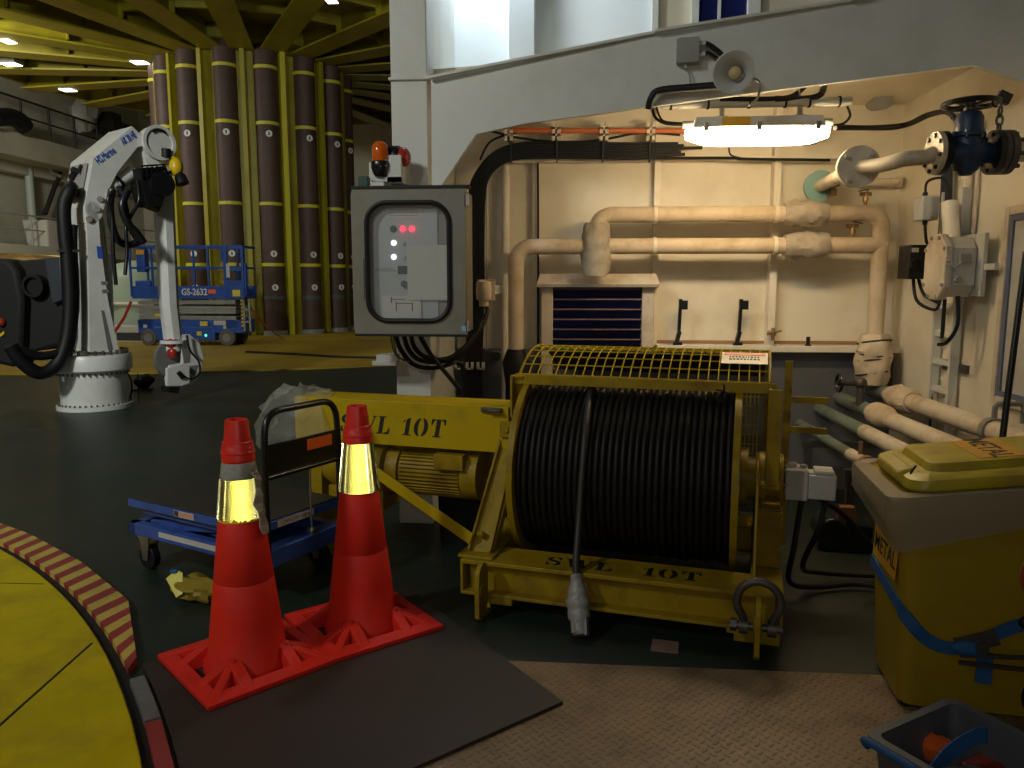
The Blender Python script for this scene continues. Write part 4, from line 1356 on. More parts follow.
# amber beacon and red lamp above the cabinet
q = at(380.5, 170, y=4.36)
t = thing('amber_beacon', 'amber beacon lamp in a black base above the control cabinet', 'beacon', (q.x, q.y, q.z - .02))
obj('beacon_base', B().lathe([(.030, -.02), (.042, .0), (.052, .03), (.054, .06), (.050, .066)], n=24), M_blackpaint, t)
obj('beacon_lens', B().lathe([(.046, .066), (.048, .12), (.042, .155), (.026, .174), (.005, .18)], n=28), M_amber, t)
obj('beacon_bracket', B().box(-.05, .12, -.01, .01, -.045, -.02).box(.04, .12, -.01, .22, -.045, .10), M_grey_white, t)
q = at(392, 158, y=4.45)
t = thing('red_signal_lamp', 'dark red signal lamp beside the amber beacon', 'lamp', (q.x, q.y, q.z))
obj('lamp_housing', B().cyl((-.02, .05, 0), (-.02, .13, 0), .03).lathe([(.05, 0), (.066, .02), (.066, .08), (.05, .10)], (-.03, .0, -.0), (1, -.25, 0), 20), M_blackpaint, t)
obj('lamp_lens', B().lathe([(.056, .10), (.05, .125), (.03, .14), (.004, .145)], (-.03, 0, 0), (1, -.25, 0), 20), M_redlens, t)
q = at(363.5, 184, y=4.3)
o = solo('green_block', B().box(-.027, .027, -.03, .03, z1 - .0 + .012, z1 + .075), mat('dark_green_plastic', (.012, .05, .04), .5), 'small dark green block standing on control cabinet', 'block', bev=.004)
o.location.x = q.x; o.location.y = 4.32
q0, q1 = at(371, 186, y=4.5), at(391, 150, y=4.5)
solo('grey_backing_box', B().box(q0.x, q1.x, 4.46, 4.56, z1 + .0, at(380, 163, y=4.5).z).box(q1.x - .03, q1.x + .01, 4.42, 4.47, z1 + .02, z1 + .12), M_grey_white, 'pale grey box behind amber beacon beside the column', 'box', bev=.004)

# ================================================================== FLUORESCENT FIXTURE, HORN, JUNCTION BOX
yf = 4.45
A, D = at(686, 128, y=yf), at(827, 146, y=yf)
x0, x1 = A.x, D.x
zt = at(756, 118, y=yf).z
zm = at(756, 129, y=yf).z
zb = at(756, 146, y=yf).z
xm = (x0 + x1) / 2
M_diff = mat('glowing_diffuser', (.9, .85, .7), .4, emit=(1.0, .755, .43), estr=52)
t = thing('fluorescent_light', 'lit fluorescent light fitting hanging under the white beam', 'light fitting', (xm, yf, zb))
b = B().loft([[V((x, y, zm)) for x, y in ((x0 + .03, yf - .075), (x1 - .03, yf - .075), (x1 - .03, yf + .075), (x0 + .03, yf + .075))],
              [V((x, y, zt)) for x, y in ((x0 + .045, yf - .06), (x1 - .045, yf - .06), (x1 - .045, yf + .06), (x0 + .045, yf + .06))]])
obj('housing', b, M_lgrey, t, bev=.006, world=True)
rg = []
for k in range(9):
    f = k / 8
    x = x0 + (x1 - x0) * f
    s = 1 - .42 * (abs(2 * f - 1) ** 6)
    rg.append([V((x, yf + .075 * s * math.cos(a), zm - (zm - zb) * (math.sin(a) if a > 0 else 0) * s)) for a in [R(d) for d in range(0, 181, 15)]])
obj('diffuser', B().loft(rg), M_diff, t, world=True)
for px in (704, 756, 814):
    x = at(px, 125, y=yf).x
    obj('clip', B().box(x - .014, x + .014, yf - .085, yf - .07, zm - .02, zm + .025), M_steel, t, bev=.003, world=True)
xa, xb = at(720, 120, y=yf).x, at(748, 120, y=yf).x
obj('yellow_label', B().slab([(xa, yf - .0735, zm + .006), (xb, yf - .0735, zm + .006), (xb, yf - .064, zt - .006), (xa, yf - .064, zt - .006)], (0, -.002, 0)), M_sticker, t, world=True)
b = B().cyl((x0 + .05, yf, (zt + zm) / 2), (x0 - .02, yf, (zt + zm) / 2), .020, n=14).cyl((x1 - .05, yf, (zt + zm) / 2), (x1 + .02, yf, (zt + zm) / 2), .020, n=14)
obj('cable_gland', b, M_grey, t, world=True)
ztub = at(756, 103, y=yf).z
for px in (722, 800):
    x = at(px, 110, y=yf).x
    obj('hanger', B().box(x - .012, x + .012, yf - .012, yf + .012, zt - .004, ztub).box(x - .03, x + .03, yf - .02, yf + .02, zt - .003, zt + .012), M_steel, t, world=True)
# the fitting hangs from a tube along the beam
xa, xb = at(662, 105, y=yf).x, at(851, 103, y=yf).x
t = thing('support_tube', 'grey horizontal tube with cable ties above the light fitting', 'tube', (xm, yf, ztub))
obj('tube', B().cyl((xa, yf, ztub), (xb, yf, ztub), .024, n=18), M_grey_white, t, world=True)
b = B()
for px in (671, 708, 749, 785, 809, 839):
    x = at(px, 104, y=yf).x
    b.ring((x - .005, yf, ztub), (x + .005, yf, ztub), .030, .022, n=16)
obj('cable_tie', b, M_black, t, world=True)
b = B()
for px in (700, 800):
    x = at(px, 104, y=yf).x
    b.bar((x, yf, ztub), (x, yf + .15, ZC), .03, .006, up=(1, 0, 0))
obj('tube_hanger', b, M_grey_white, t, world=True)
yb_ = lambda px, py, off=.05: bp(px, py) - BN * off
pts = [yb_(690, 94, .10), yb_(673, 96, .06), yb_(660, 99, .05), yb_(650, 108, .04)]
solo('lamp_cable', B().tube(spline([bp(722, 88) - BN * .06, bp(690, 90) - BN * .05, bp(660, 93) - BN * .05, bp(652, 100) - BN * .05, bp(649, 110) - BN * .03], 6), .020, 10)
     , M_black, 'thick black cable bundle clipped along beam left of the horn', 'cable')
cables('lamp_cable', [(spline([at(652, 104, y=yf), at(655, 117, y=yf), at(668, 124, y=yf), at(690, 124, y=yf)], 6), .008), (spline([at(656, 106, y=yf), at(662, 120, y=yf), at(676, 123, y=yf), at(690, 123, y=yf)], 6), .006)],
       M_black, 'thin looped black cables into left end of light fitting', 'cable')
solo('lamp_cable', B().tube(spline([at(826, 125, y=yf), at(842, 124, y=yf), at(850, 116, y=yf), at(847, 106, y=yf)], 6), .007, 8), M_black, 'thin looped black cable at right end of light fitting', 'cable')
cables('beam_cable', [(spline([at(720, 99, y=yf - .02), at(770, 99, y=yf - .02), at(790, 97, y=yf), at(800, 91, y=yf + .1), at(806, 86, y=yf + .3)], 6), .014),
     (spline([at(775, 99, y=yf - .02), at(805, 99, y=yf), at(820, 95, y=yf), at(824, 86, y=yf + .25)], 6), .018)], M_black, 'black cables bending up behind beam above the light fitting', 'cable')
cables('right_feed_cable', [(spline([at(835, 128, y=yf), at(860, 128, y=4.6), at(890, 128, y=4.8), at(910, 124, y=4.75), at(930, 115, y=4.5), at(946, 112, y=4.25), at(956, 120, y=4.1), at(958, 134, y=4.1)], 7), .013),
     (spline([at(835, 126, y=yf + .03), at(870, 127, y=4.6), at(905, 124, y=4.8), at(925, 115, y=4.55), at(945, 111, y=4.3), at(953, 118, y=4.2)], 7), .010)], M_black,
     'pair of black cables sweeping right from fitting towards blue valve', 'cable')
# horn loudspeaker
hc = bp(737, 84)
t = thing('horn_loudspeaker', 'grey horn loudspeaker on the beam above light fitting', 'loudspeaker', (hc.x, hc.y, hc.z))
ax = V((-.42, -1.0, -.10)).normalized()
hp_ = hc - BN * .16
prof = [(.010, .0), (.035, .02), (.042, .07), (.060, .11), (.080, .14), (.098, .158), (.104, .163), (.098, .166), (.076, .148), (.055, .115), (.036, .08), (.030, .03), (.010, .025)]
obj('horn', B().lathe(prof[::1], hp_ - ax * .02, ax, 36), M_lgrey, t, world=True)
obj('throat', B().lathe([(.026, 0), (.030, .05), (.020, .062), (.004, .066)], hp_ + ax * .065, ax, 20), mat('pale_yellow_plug', (.55, .42, .20), .5), t, world=True)
b = B().lathe([(.02, -.10), (.05, -.095), (.052, -.02), (.03, 0)], hp_, ax, 24)
obj('driver', b, M_grey, t, world=True)
b = B().bar(hp_ - ax * .05 + V((0, 0, .04)), hc + V((.05, 0, .055)), .035, .008).bar(hp_ - ax * .02, hc + V((.07, 0, -.01)), .03, .008)
b.tube(spline([hp_ - ax * .08, hc + V((.10, -.05, .0)), hc + V((.10, -.05, -.08)), hc + V((.05, -.08, -.13))], 5), .006, 6)
obj('bracket', b, M_steel, t, world=True)
# junction box on the beam
jc = bp(688, 53)
t = thing('junction_box', 'small square grey junction box high on the beam', 'junction box', (jc.x, jc.y, jc.z - .06))
Mj = axes(jc - BN * .0, BD, (0, 0, 1), -BN)
obj('box', B().loft([rrect(.12, .13, .012, 0), rrect(.12, .13, .012, .05), rrect(.115, .125, .012, .062)], M=Mj), M_grey, t, world=True)
b = B()
for dz in (.035, -.02):
    b.cyl(Mj @ V((.06, dz, .03)), Mj @ V((.09, dz, .03)), .014)
b.cyl(Mj @ V((-.01, -.065, .03)), Mj @ V((-.01, -.085, .03)), .010)
obj('glands', b, M_lgrey, t, world=True)
cables('horn_cable', [(spline([Mj @ V((.09, .035, .03)), bp(712, 49) - BN * .04, bp(722, 58) - BN * .04, bp(724, 70) - BN * .05], 6), .013),
     (spline([Mj @ V((.09, -.02, .03)), bp(708, 55) - BN * .04, bp(718, 62) - BN * .04, bp(720, 72) - BN * .06], 6), .010)], M_blackpaint, 'two dark cables arching from junction box to the horn', 'cable')
solo('drop_cable', B().tube(spline([Mj @ V((-.01, -.08, .03)), bp(689, 75) - BN * .03, bp(691, 90) - BN * .03], 6), .004, 6), M_grey, 'thin grey cable hanging down from the junction box', 'cable')

# ================================================================== CABLE RUNS ON THE BACK WALL
yk = 5.50
def bw(px, py, y=yk): return at(px, py, y=y)
run = []
random.seed(11)
for k in range(7):
    o = (k - 3) * 2.4
    r = spline([bw(random.uniform(655, 706), 150 + o * .9), bw(630, 151 + o), bw(560, 150 + o), bw(520, 151 + o), bw(497 + o * .6, 159 + o * .7), bw(481 + o, 178), bw(477 + o, 200), bw(476 + o, 250), bw(476 + o, 300), bw(474 + o, 360), bw(474 + o, 420)], 6)
    run.append(r)
t = thing('cable_bundle', 'thick bundle of black cables bending down behind the control cabinet', 'cable bundle', (bw(500, 160).x, yk, bw(500, 160).z))
for r in run:
    obj('cable', B().tube(r, .011, 7), M_black, t, world=True)
b = B()
for px in (511, 557, 603, 650):
    p, q = bw(px, 139, yk - .025), bw(px, 162, yk - .025)
    b.box(p.x - .005, p.x + .005, p.y - .004, p.y + .04, q.z, p.z)
obj('cable_tie', b, M_ink, t, world=True)
t = thing('orange_conduit', 'long orange conduit clipped above black cable bundle', 'conduit', (bw(600, 131).x, yk, bw(600, 131).z))
obj('conduit', B().tube([bw(505, 131), bw(705, 131)], .018, 12).tube([bw(505, 128), bw(560, 128.5)], .006, 6), M_orange_pipe, t, world=True)
cables('wavy_cable', [(spline([bw(490, 131), bw(520, 138), bw(560, 142), bw(600, 140), bw(640, 133), bw(680, 135)], 6), .008), (spline([bw(480, 160), bw(490, 142), bw(510, 134), bw(530, 131)], 6), .008)],
     M_black, 'thin sagging black cables between orange conduit and bundle', 'cable')
for i, px in enumerate((511, 557, 603, 648, 712, 765, 808)):
    p, q = bw(px, 128, YB - .01), bw(px, 146, YB - .01)
    b = B()
    b.box(p.x - .030, p.x - .008, yk - .03, YB, q.z, p.z); b.box(p.x + .008, p.x + .030, yk - .03, YB, q.z, p.z)
    b.box(p.x - .03, p.x + .03, yk - .03, yk - .015, q.z + .03, q.z + .045); b.box(p.x - .03, p.x + .03, yk - .03, yk - .015, p.z - .05, p.z - .035)
    o_ = ('first', 'second', 'third', 'fourth', 'fifth', 'sixth', 'seventh')[i]
    solo('cable_cleat', b, M_white_rib, o_ + ' cream cable cleat from the left on back wall', 'cable cleat', 'cable cleats')
cables('low_cable', [(spline([bw(650, 158), bw(730, 158), bw(745, 159), bw(830, 160)], 6), .010), (spline([bw(729, 147), bw(731, 155), bw(745, 159)], 5), .006)],
     M_black, 'black cable lying along the shelf edge under light', 'cable')
# thin uprights left of the louvre
solo('upright_cable', B().tube(spline([bw(540, 150, YB - .1), bw(535, 158, YB - .07), bw(538, 168, YB - .07), bw(538, 345, YB - .07)], 6), .008, 8), M_black, 'thin black upright cable left of the louvre', 'cable')
solo('white_riser', B().tube([bw(506, 165, YB - .06), bw(505, 400, YB - .06)], .032, 14), M_white_rib, 'straight white riser pipe left of lagged pipe', 'pipe')
solo('conduit_riser', B().tube([bw(487, 190, YB - .06), bw(487, 400, YB - .06)], .008, 8), M_grey_white, 'thin pale conduit running up behind the cabinet', 'conduit')

# ================================================================== LAGGED PIPES
yp = 5.42
def wp_(px, py, y=yp): return at(px, py, y=y)
rl = .055
t = thing('upper_lagged_pipe', 'upper cream lagged pipe turning down beside right wall', 'pipe', tuple(wp_(740, 214)))
zu = wp_(740, 214).z
t_up = t
xe = wp_(877, 300).x
xl_ = wp_(596, 240).x
pts = [V((xl_, yp, wp_(596, 262).z)), V((xl_, yp, zu)), V((xe, yp, zu)), V((xe, yp, wp_(876, 372).z))]
obj('pipe_lagging', B().tube(corner(pts, .12, 8), rl, 18), M_lag, t, world=True)
def jacket(cx, cz, L, r, vert=False, seed=0):
    b = B()
    rings = []
    for j in range(13):
        f = j / 12
        k = r * (1 - .22 * abs(2 * f - 1) ** 3)
        ring_ = []
        for i in range(24):
            a = 2 * PI * i / 24
            d = V((math.cos(a) * 1.6, math.sin(a) * 1.6, f * 4 + seed * 3.1))
            rr_ = k * (1 + .20 * noise.noise(d * 1.6) + .10 * noise.noise(d * 4.5))
            s = (f - .5) * L
            ring_.append(V((cx + rr_ * math.cos(a), yp + rr_ * math.sin(a), cz + s)) if vert else V((cx + s, yp + rr_ * math.cos(a), cz + rr_ * math.sin(a))))
        rings.append(ring_)
    return b.loft(rings)
p, q = wp_(596, 223), wp_(596, 276)
obj('lagging_jacket', jacket(xl_, (p.z + q.z) / 2, p.z - q.z, .100, True, 1), M_lagjacket, t, world=True, label='grey upright lagging jacket tied with string')
pa, pb = wp_(784, 214), wp_(827, 214)
obj('lagging_jacket', jacket((pa.x + pb.x) / 2, zu, pb.x - pa.x, .088, False, 2), M_lagjacket, t, world=True, label='grey lumpy lagging jacket on the upper pipe')
p, q = wp_(876, 334), wp_(876, 384)
obj('lagging_jacket', jacket(xe, (p.z + q.z) / 2, p.z - q.z, .115, True, 4), M_lag, t, world=True, label='creased cream lagging jacket at the pipe foot')
b = B()
for py in (342, 352, 361, 373):
    z_ = wp_(876, py).z
    b.tube([(xe + .108 * math.cos(2 * PI * i / 24), yp + .108 * math.sin(2 * PI * i / 24), z_ + .022 * math.sin(2 * PI * i / 24 + py)) for i in range(24)], .006, 5, closed=True)
obj('crease_tie', b, M_ink, t, world=True)  # dark rings draw the shaded creases and ties of the wrap
t = thing('lower_lagged_pipe', 'lower cream lagged pipe turning down left of the louvre', 'pipe', tuple(wp_(700, 246)))
zl = wp_(700, 246).z
xk = wp_(516, 300).x
pts = [V((xk, yp, .55)), V((xk, yp, zl)), V((xe + .03, yp, zl))]
obj('pipe_lagging', B().tube(corner(pts, .13, 8), rl, 18), M_lag, t, world=True)
pa, pb = wp_(784, 243), wp_(828, 243)
obj('lagging_jacket', jacket((pa.x + pb.x) / 2, zl, pb.x - pa.x, .090, False, 3), M_lagjacket, t, world=True, label='grey lumpy lagging jacket on the lower pipe')
obj('black_wrap', B().tube([(xk, yp, wp_(515, 349).z), (xk, yp, wp_(515, 362).z), (xk + .01, yp, wp_(515, 385).z), (xk, yp, .55)], [.062, .10, .085, .08], 16), M_black, t, world=True)
def small_tap(px, py, base, side, label):
    q = wp_(px, py, yp)
    t = thing('brass_tap', label, 'tap', (q.x, q.y, base))
    obj('tap_stem', B().cyl((q.x, yp, base), (q.x, yp, q.z + .005), .011, n=10).cyl((q.x, yp, (base + q.z) / 2 - .01), (q.x, yp, (base + q.z) / 2 + .015), .020, n=8).cyl((q.x - .04, yp, q.z), (q.x + .035, yp, q.z), .013, n=10), M_brass, t, world=True)
    obj('tap_handle', B().bar((q.x - .01 * side, yp - .02, q.z + .03), (q.x + .055 * side, yp - .02, q.z + .015), .012, .008).cyl((q.x, yp - .02, q.z), (q.x, yp - .02, q.z + .03), .007, n=8), M_dsteel, t, world=True)
small_tap(866, 194, zu + rl, -1, 'small brass tap on top of the upper lagged pipe')
small_tap(853, 226, zl + rl, 1, 'small brass tap on top of the lower lagged pipe')
# support brackets
t_low = t
for px in (655, 775):
    x = wp_(px, 230).x
    for z, tt in ((zu, t_up), (zl, t_low)):
        obj('pipe_clamp', B().ring((x - .012, yp, z), (x + .012, yp, z), rl + .006, rl - .002, n=20).bar((x, yp + .05, z), (x, YB - .11, z), .02, .02), M_white_rib, tt, world=True)

# ================================================================== LOUVRE
p, q = at(553, 287, y=5.58), at(641, 350, y=5.58)
lx0, lx1, lz1, lz0 = p.x, q.x, p.z, q.z - .20
t = thing('louvre_vent', 'dark blue louvre in cream frame with brown-edged hood', 'louvre', ((lx0 + lx1) / 2, 5.6, lz0))
fw = .085
b = B()
b.box(lx0 - fw, lx0, 5.56, YB, lz0 - .05, lz1); b.box(lx1, lx1 + fw, 5.56, YB, lz0 - .05, lz1); b.box(lx0 - fw, lx1 + fw, 5.56, YB, lz0 - .12, lz0)
obj('frame', b, M_frame, t, bev=.004, world=True)
b = B().loft([[V((x, y, lz1)) for x, y in ((lx0 - fw - .03, 5.50), (lx1 + fw + .03, 5.50), (lx1 + fw + .03, YB), (lx0 - fw - .03, YB))],
              [V((x, y, lz1 + .02)) for x, y in ((lx0 - fw - .03, 5.49), (lx1 + fw + .03, 5.49), (lx1 + fw + .03, YB), (lx0 - fw - .03, YB))],
              [V((x, y, lz1 + .095)) for x, y in ((lx0 - fw - .01, 5.60), (lx1 + fw + .01, 5.60), (lx1 + fw + .01, YB), (lx0 - fw - .01, YB))]])
obj('hood', b, M_frame, t, world=True, smooth=False)
obj('backing', B().box(lx0, lx1, YB - .02, YB - .004, lz0, lz1), M_navy, t, world=True)
nS = 9
for k in range(nS):
    z = lz0 + (lz1 - lz0) * (k + .5) / nS
    obj('slat', B().bar((lx0, 5.625, z - .014), (lx1, 5.625, z - .014), .11, .006, up=(0, .75, .75)).box(lx0, lx1, 5.580, 5.586, z - .060, z - .050), M_navy, t, world=True)
b = B()
for k in range(nS):
    z = lz0 + (lz1 - lz0) * (k + .5) / nS
    b.box(lx0, lx1, 5.574, 5.580, z + .018, z + .024)
obj('edge_trim', b, M_wood, t, world=True)

# ================================================================== HOOKS, TAP AND PEG ON THE LEDGE
def hook(px, py_top, label):
    p, q = at(px, py_top, y=5.56), at(px, 346, y=5.56)
    x, zt_, zb_ = p.x, p.z, zled + .01
    t = thing('black_clip_lever', label, 'lever', (x, 5.56, zb_), 0, 'black levers on the ledge')
    b = B().bar((x - .025, 5.56, zb_), (x, 5.56, zb_ + .10), .035, .03).bar((x - .006, 5.56, zb_ + .07), (x + .0, 5.56, zt_ - .05), .028, .024)
    b.box(x - .045, x + .02, 5.54, 5.58, zb_, zb_ + .025)
    obj('lever_arm', b, M_blackpaint, t, bev=.003, world=True)
    obj('lever_grip', B().box(x - .012, x + .05, 5.535, 5.575, zt_ - .075, zt_ - .01).box(x - .012, x + .012, 5.535, 5.575, zt_ - .02, zt_), M_blackpaint, t, bev=.003, world=True)
hook(680.5, 299, 'left black lever standing on the cream ledge')
hook(741, 299, 'right black lever standing on the cream ledge')
q = at(773, 332, y=5.50)
t = thing('brass_tap', 'small brass cross tap low on the cream wall stiffener', 'tap', tuple(q))
obj('tap_body', B().cyl((q.x, 5.60, q.z - .01), (q.x, 5.47, q.z - .01), .018, n=10).cyl((q.x, 5.50, q.z - .06), (q.x, 5.50, q.z + .03), .012, n=8), M_brass, t, world=True)
obj('tap_handle', B().bar((q.x - .05, 5.47, q.z - .015), (q.x + .05, 5.47, q.z + .010), .012, .014), M_brass, t, world=True)
q = at(808, 344, y=5.56)
solo('black_peg', B().cyl((q.x, 5.56, zled + .01), (q.x, 5.56, zled + .075), .014, n=10).box(q.x - .02, q.x + .02, 5.545, 5.575, zled + .01, zled + .02), M_blackpaint, 'short black peg on ledge near the right corner', 'peg')

# ================================================================== BLUE VALVE AND ITS PIPE
vy = 3.87
vz = 2.13
vc = at(967, 153, y=vy)
vx, vz = vc.x, vc.z
t = thing('gate_valve', 'blue gate valve with black handwheel beside the right wall', 'valve', (vx, vy, vz))
b = B()
q_ = .86
def sc_(pr): return [(r_ * q_, h_ * (q_ if abs(h_) < .12 else 1)) for r_, h_ in pr]
b.lathe(sc_([(.05, -.12), (.055, -.10), (.075, -.05), (.085, 0), (.075, .05), (.055, .10), (.05, .12)]), (vx, vy, vz), (1, 0, 0), 24)
b.lathe([(r_ * q_, h_ * q_) for r_, h_ in [(.03, -.12), (.062, -.09), (.078, -.02), (.078, .06), (.072, .08), (.086, .085), (.086, .10), (.072, .105), (.070, .185), (.055, .215), (.03, .225)]], (vx, vy, vz), (0, 0, 1), 24)
for a in range(6):
    b.cyl((vx + .068 * math.cos(a * PI / 3), vy + .068 * math.sin(a * PI / 3), vz + .062), (vx + .068 * math.cos(a * PI / 3), vy + .068 * math.sin(a * PI / 3), vz + .098), .009, n=6)
obj('valve_body', b, M_bluevalve, t, world=True)
for s in (-1, 1):
    b = B().cyl((vx + s * .105, vy, vz), (vx + s * .13, vy, vz), .102, n=32)
    for a in range(8):
        aa = a * PI / 4 + .2
        c_ = (vy + .082 * math.cos(aa), vz + .082 * math.sin(aa))
        b.cyl((vx + s * .095, *c_), (vx + s * .165, *c_), .011, n=6)
    obj('valve_flange', b, M_blackpaint, t, world=True)
hz = vz + .225
b = B().tube([(vx + .115 * math.cos(2 * PI * i / 32), vy + .115 * math.sin(2 * PI * i / 32), hz) for i in range(32)], .013, 8, closed=True)
for k in range(4):
    b.bar((vx, vy, hz - .01), (vx + .112 * math.cos(k * PI / 2 + .5), vy + .112 * math.sin(k * PI / 2 + .5), hz), .022, .010)
b.cyl((vx, vy, hz - .03), (vx, vy, hz + .012), .022, n=12)
obj('handwheel', b, M_blackpaint, t, world=True)
obj('valve_stem', B().cyl((vx, vy, vz + .17), (vx, vy, hz), .013, n=10).cyl((vx, vy, vz + .185), (vx, vy, vz + .205), .028, n=6), M_dsteel, t, world=True)
# chain and padlock from the handwheel
chx = vx + .125
cht = thing('chain_and_padlock', 'black padlock and chain hanging from the valve handwheel', 'chain', (chx, vy, vz + .09))
b = B()
for k in range(5):
    z = hz - .02 - k * .042
    c_ = []
    for i in range(12):
        a = 2 * PI * i / 12
        w_ = .014 * math.cos(a)
        c_.append((chx + (w_ if k % 2 else 0), vy - .02 + (0 if k % 2 else w_), z - .02 + .026 * math.sin(a)))
    b.tube(c_, .0055, 6, closed=True)
obj('chain', b, M_dsteel, cht, world=True)
obj('padlock', B().box(-.03, .03, -.014, .014, -.025, .025, 0, Matrix.Translation((chx + .012, vy - .02, hz + .02)) @ Matrix.Rotation(R(25), 4, 'Y')).tube([(chx - .02 + .018 * math.cos(a), vy - .02, hz - .0 + .02 * math.sin(a)) for a in [R(d) for d in range(90, 300, 20)]], .006, 6), M_blackpaint, cht, bev=.004, world=True)
# spool into the wall and pipe away to the back wall
t = thing('valve_pipe', 'cream flanged pipe bending from blue valve to the back wall', 'pipe', (vx - .3, vy + .1, vz - .1))
pf = at(858, 167, y=4.18)
pe = at(818, 187, y=5.55)
dr = (pe - pf).normalized()
pts = [V((vx - .15, vy, vz)), V((vx - .30, vy + .01, vz - .005)), pf - dr * .10 + V((.02, 0, .01)), pf + dr * .02]
obj('bent_pipe', B().tube(spline([V((vx - .15, vy, vz)), at(925, 157, y=vy), at(905, 159, y=vy + .03), at(882, 165, y=vy + .14), pf], 8), .036, 16), M_pipe, t, world=True)
obj('pipe_flange', B().cyl((vx - .155, vy, vz), (vx - .132, vy, vz), .100, n=32), M_pipe, t, world=True)
b = B().cyl(pf - dr * .028, pf, .105, n=32).cyl(pf + dr * .004, pf + dr * .03, .105, n=32)
s1, s2, _ = frame(dr)
for a in range(4):
    o_ = (s1 * math.cos(a * PI / 2 + .7) + s2 * math.sin(a * PI / 2 + .7)) * .083
    b.cyl(pf - dr * .05 + o_, pf + dr * .055 + o_, .012, n=6)
obj('pipe_flange', b, M_pipe, t, world=True)
obj('straight_pipe', B().cyl(pf + dr * .02, pe, .040, n=16), M_pipe, t, world=True)
b = B().cyl(pe - dr * .10, pe - dr * .06, .105, n=24)
obj('wall_collar', b, M_bluegreen, t, world=True)
obj('collar_clamp', B().box(pe.x + .02, pe.x + .08, pe.y - .22, pe.y - .12, pe.z - .02, pe.z + .05).box(pe.x + .02, pe.x + .06, pe.y - .22, pe.y - .14, pe.z - .09, pe.z - .04), M_brass, t, bev=.005, world=True)
t = thing('wall_spool', 'rusty flanged pipe stub from blue valve into right wall', 'pipe', (vx + .2, vy, vz - .1))
b = B().cyl((vx + .132, vy, vz), (vx + .155, vy, vz), .102, n=32).cyl((vx + .16, vy, vz), (vx + .19, vy, vz), .102, n=32)
for a in range(8):
    aa = a * PI / 4 + .2
    b.cyl((vx + .12, vy + .082 * math.cos(aa), vz + .082 * math.sin(aa)), (vx + .215, vy + .082 * math.cos(aa), vz + .082 * math.sin(aa)), .011, n=6)
obj('spool_flange', b, M_dsteel, t, world=True)
obj('spool_pipe', B().cyl((vx + .18, vy, vz), (max(XR + .02, vx + .3), vy, vz), .045, n=18), M_pipe, t, world=True)
q0, q1 = at(868, 182, y=5.6), at(898, 182, y=5.6)
solo('grey_pipe_stub', B().cyl(at(874, 102, y=5.69), at(884, 100, y=5.45), .06, n=18), M_grey, 'short grey pipe stub high in the right back corner', 'pipe stub')
solo('wall_pipe', B().cyl(at(858, 183, y=5.6), at(899, 182, y=5.6), .028, n=14).ring(at(897, 182, y=5.6), at(900, 182, y=5.6), .045, .02, n=16), M_pipe, 'short cream pipe on back wall under the flanged pipe', 'pipe')

# ================================================================== RIGHT WALL EQUIPMENT
t = thing('white_enclosure', 'cream bolted electrical enclosure on bracket on the right wall', 'enclosure', (2.15, 4.5, 1.42))
ez0, ez1 = at(960, 300, x=2.10).z, at(960, 233, x=2.10).z
ey0, ey1 = 4.42, 4.66
ec = (ez0 + ez1) / 2
def eoct(x, k=1.0, yk_=0):
    hy, hz_ = (ey1 - ey0) / 2 * k, (ez1 - ez0) / 2 * k
    c_ = .07 * k
    yc_ = (ey0 + ey1) / 2
    return [V((x, yc_ + a, ec + b_)) for a, b_ in ((-hy, -hz_ + c_), (-hy, hz_ - c_), (-hy + c_, hz_), (hy - c_, hz_), (hy, hz_ - c_), (hy, -hz_ + c_), (hy - c_, -hz_), (-hy + c_, -hz_))]
obj('enclosure_body', B().loft([eoct(2.22, .92), eoct(2.09, .92), eoct(2.09, 1.0), eoct(2.075, 1.0)]), M_lgrey, t, bev=.006, world=True)
obj('enclosure_cover', B().loft([eoct(2.075, 1.02), eoct(2.052, 1.02), eoct(2.045, .97)]), M_frame, t, bev=.004, world=True)
b = B()
for p in eoct(2.04, .90):
    b.cyl((2.052, p.y, p.z), (2.038, p.y, p.z), .012, n=6)
obj('cover_bolt', b, M_steel, t, world=True)
obj('gland_plate', B().box(2.12, 2.18, ey0 - .02, ey0 + .02, ec + .02, ec + .07).cyl((2.12, ey0 - .02, ec - .07), (2.12, ey0 + .03, ec - .07), .02).tube(corner([(2.07, ey0 + .0, ec + .03), (2.04, ey0 - .02, ec + .02), (2.09, ey0 - .04, ec - .01), (2.13, ey0 - .02, ec + .03)], .02), .006, 6), M_grey, t, bev=.004, world=True)
obj('mounting_plate', B().box(2.225, 2.245, ey0 - .05, ey1 + .02, ez0 + .02, ez1 + .0).box(2.245, XR, ey0 - .06, ey0 - .02, ec - .02, ec + .02).box(2.245, XR, ey1 - .06, ey1 - .02, ec - .02, ec + .02).box(2.23, 2.25, ey0 - .16, ey0 - .05, ec - .02, ec + .015), M_grey_white, t, world=True)
obj('upper_duct', B().cyl((2.16, 4.60, ez1 - .02), (2.16, 4.66, vz - .15), .045, n=14), M_white_rib, t, world=True)
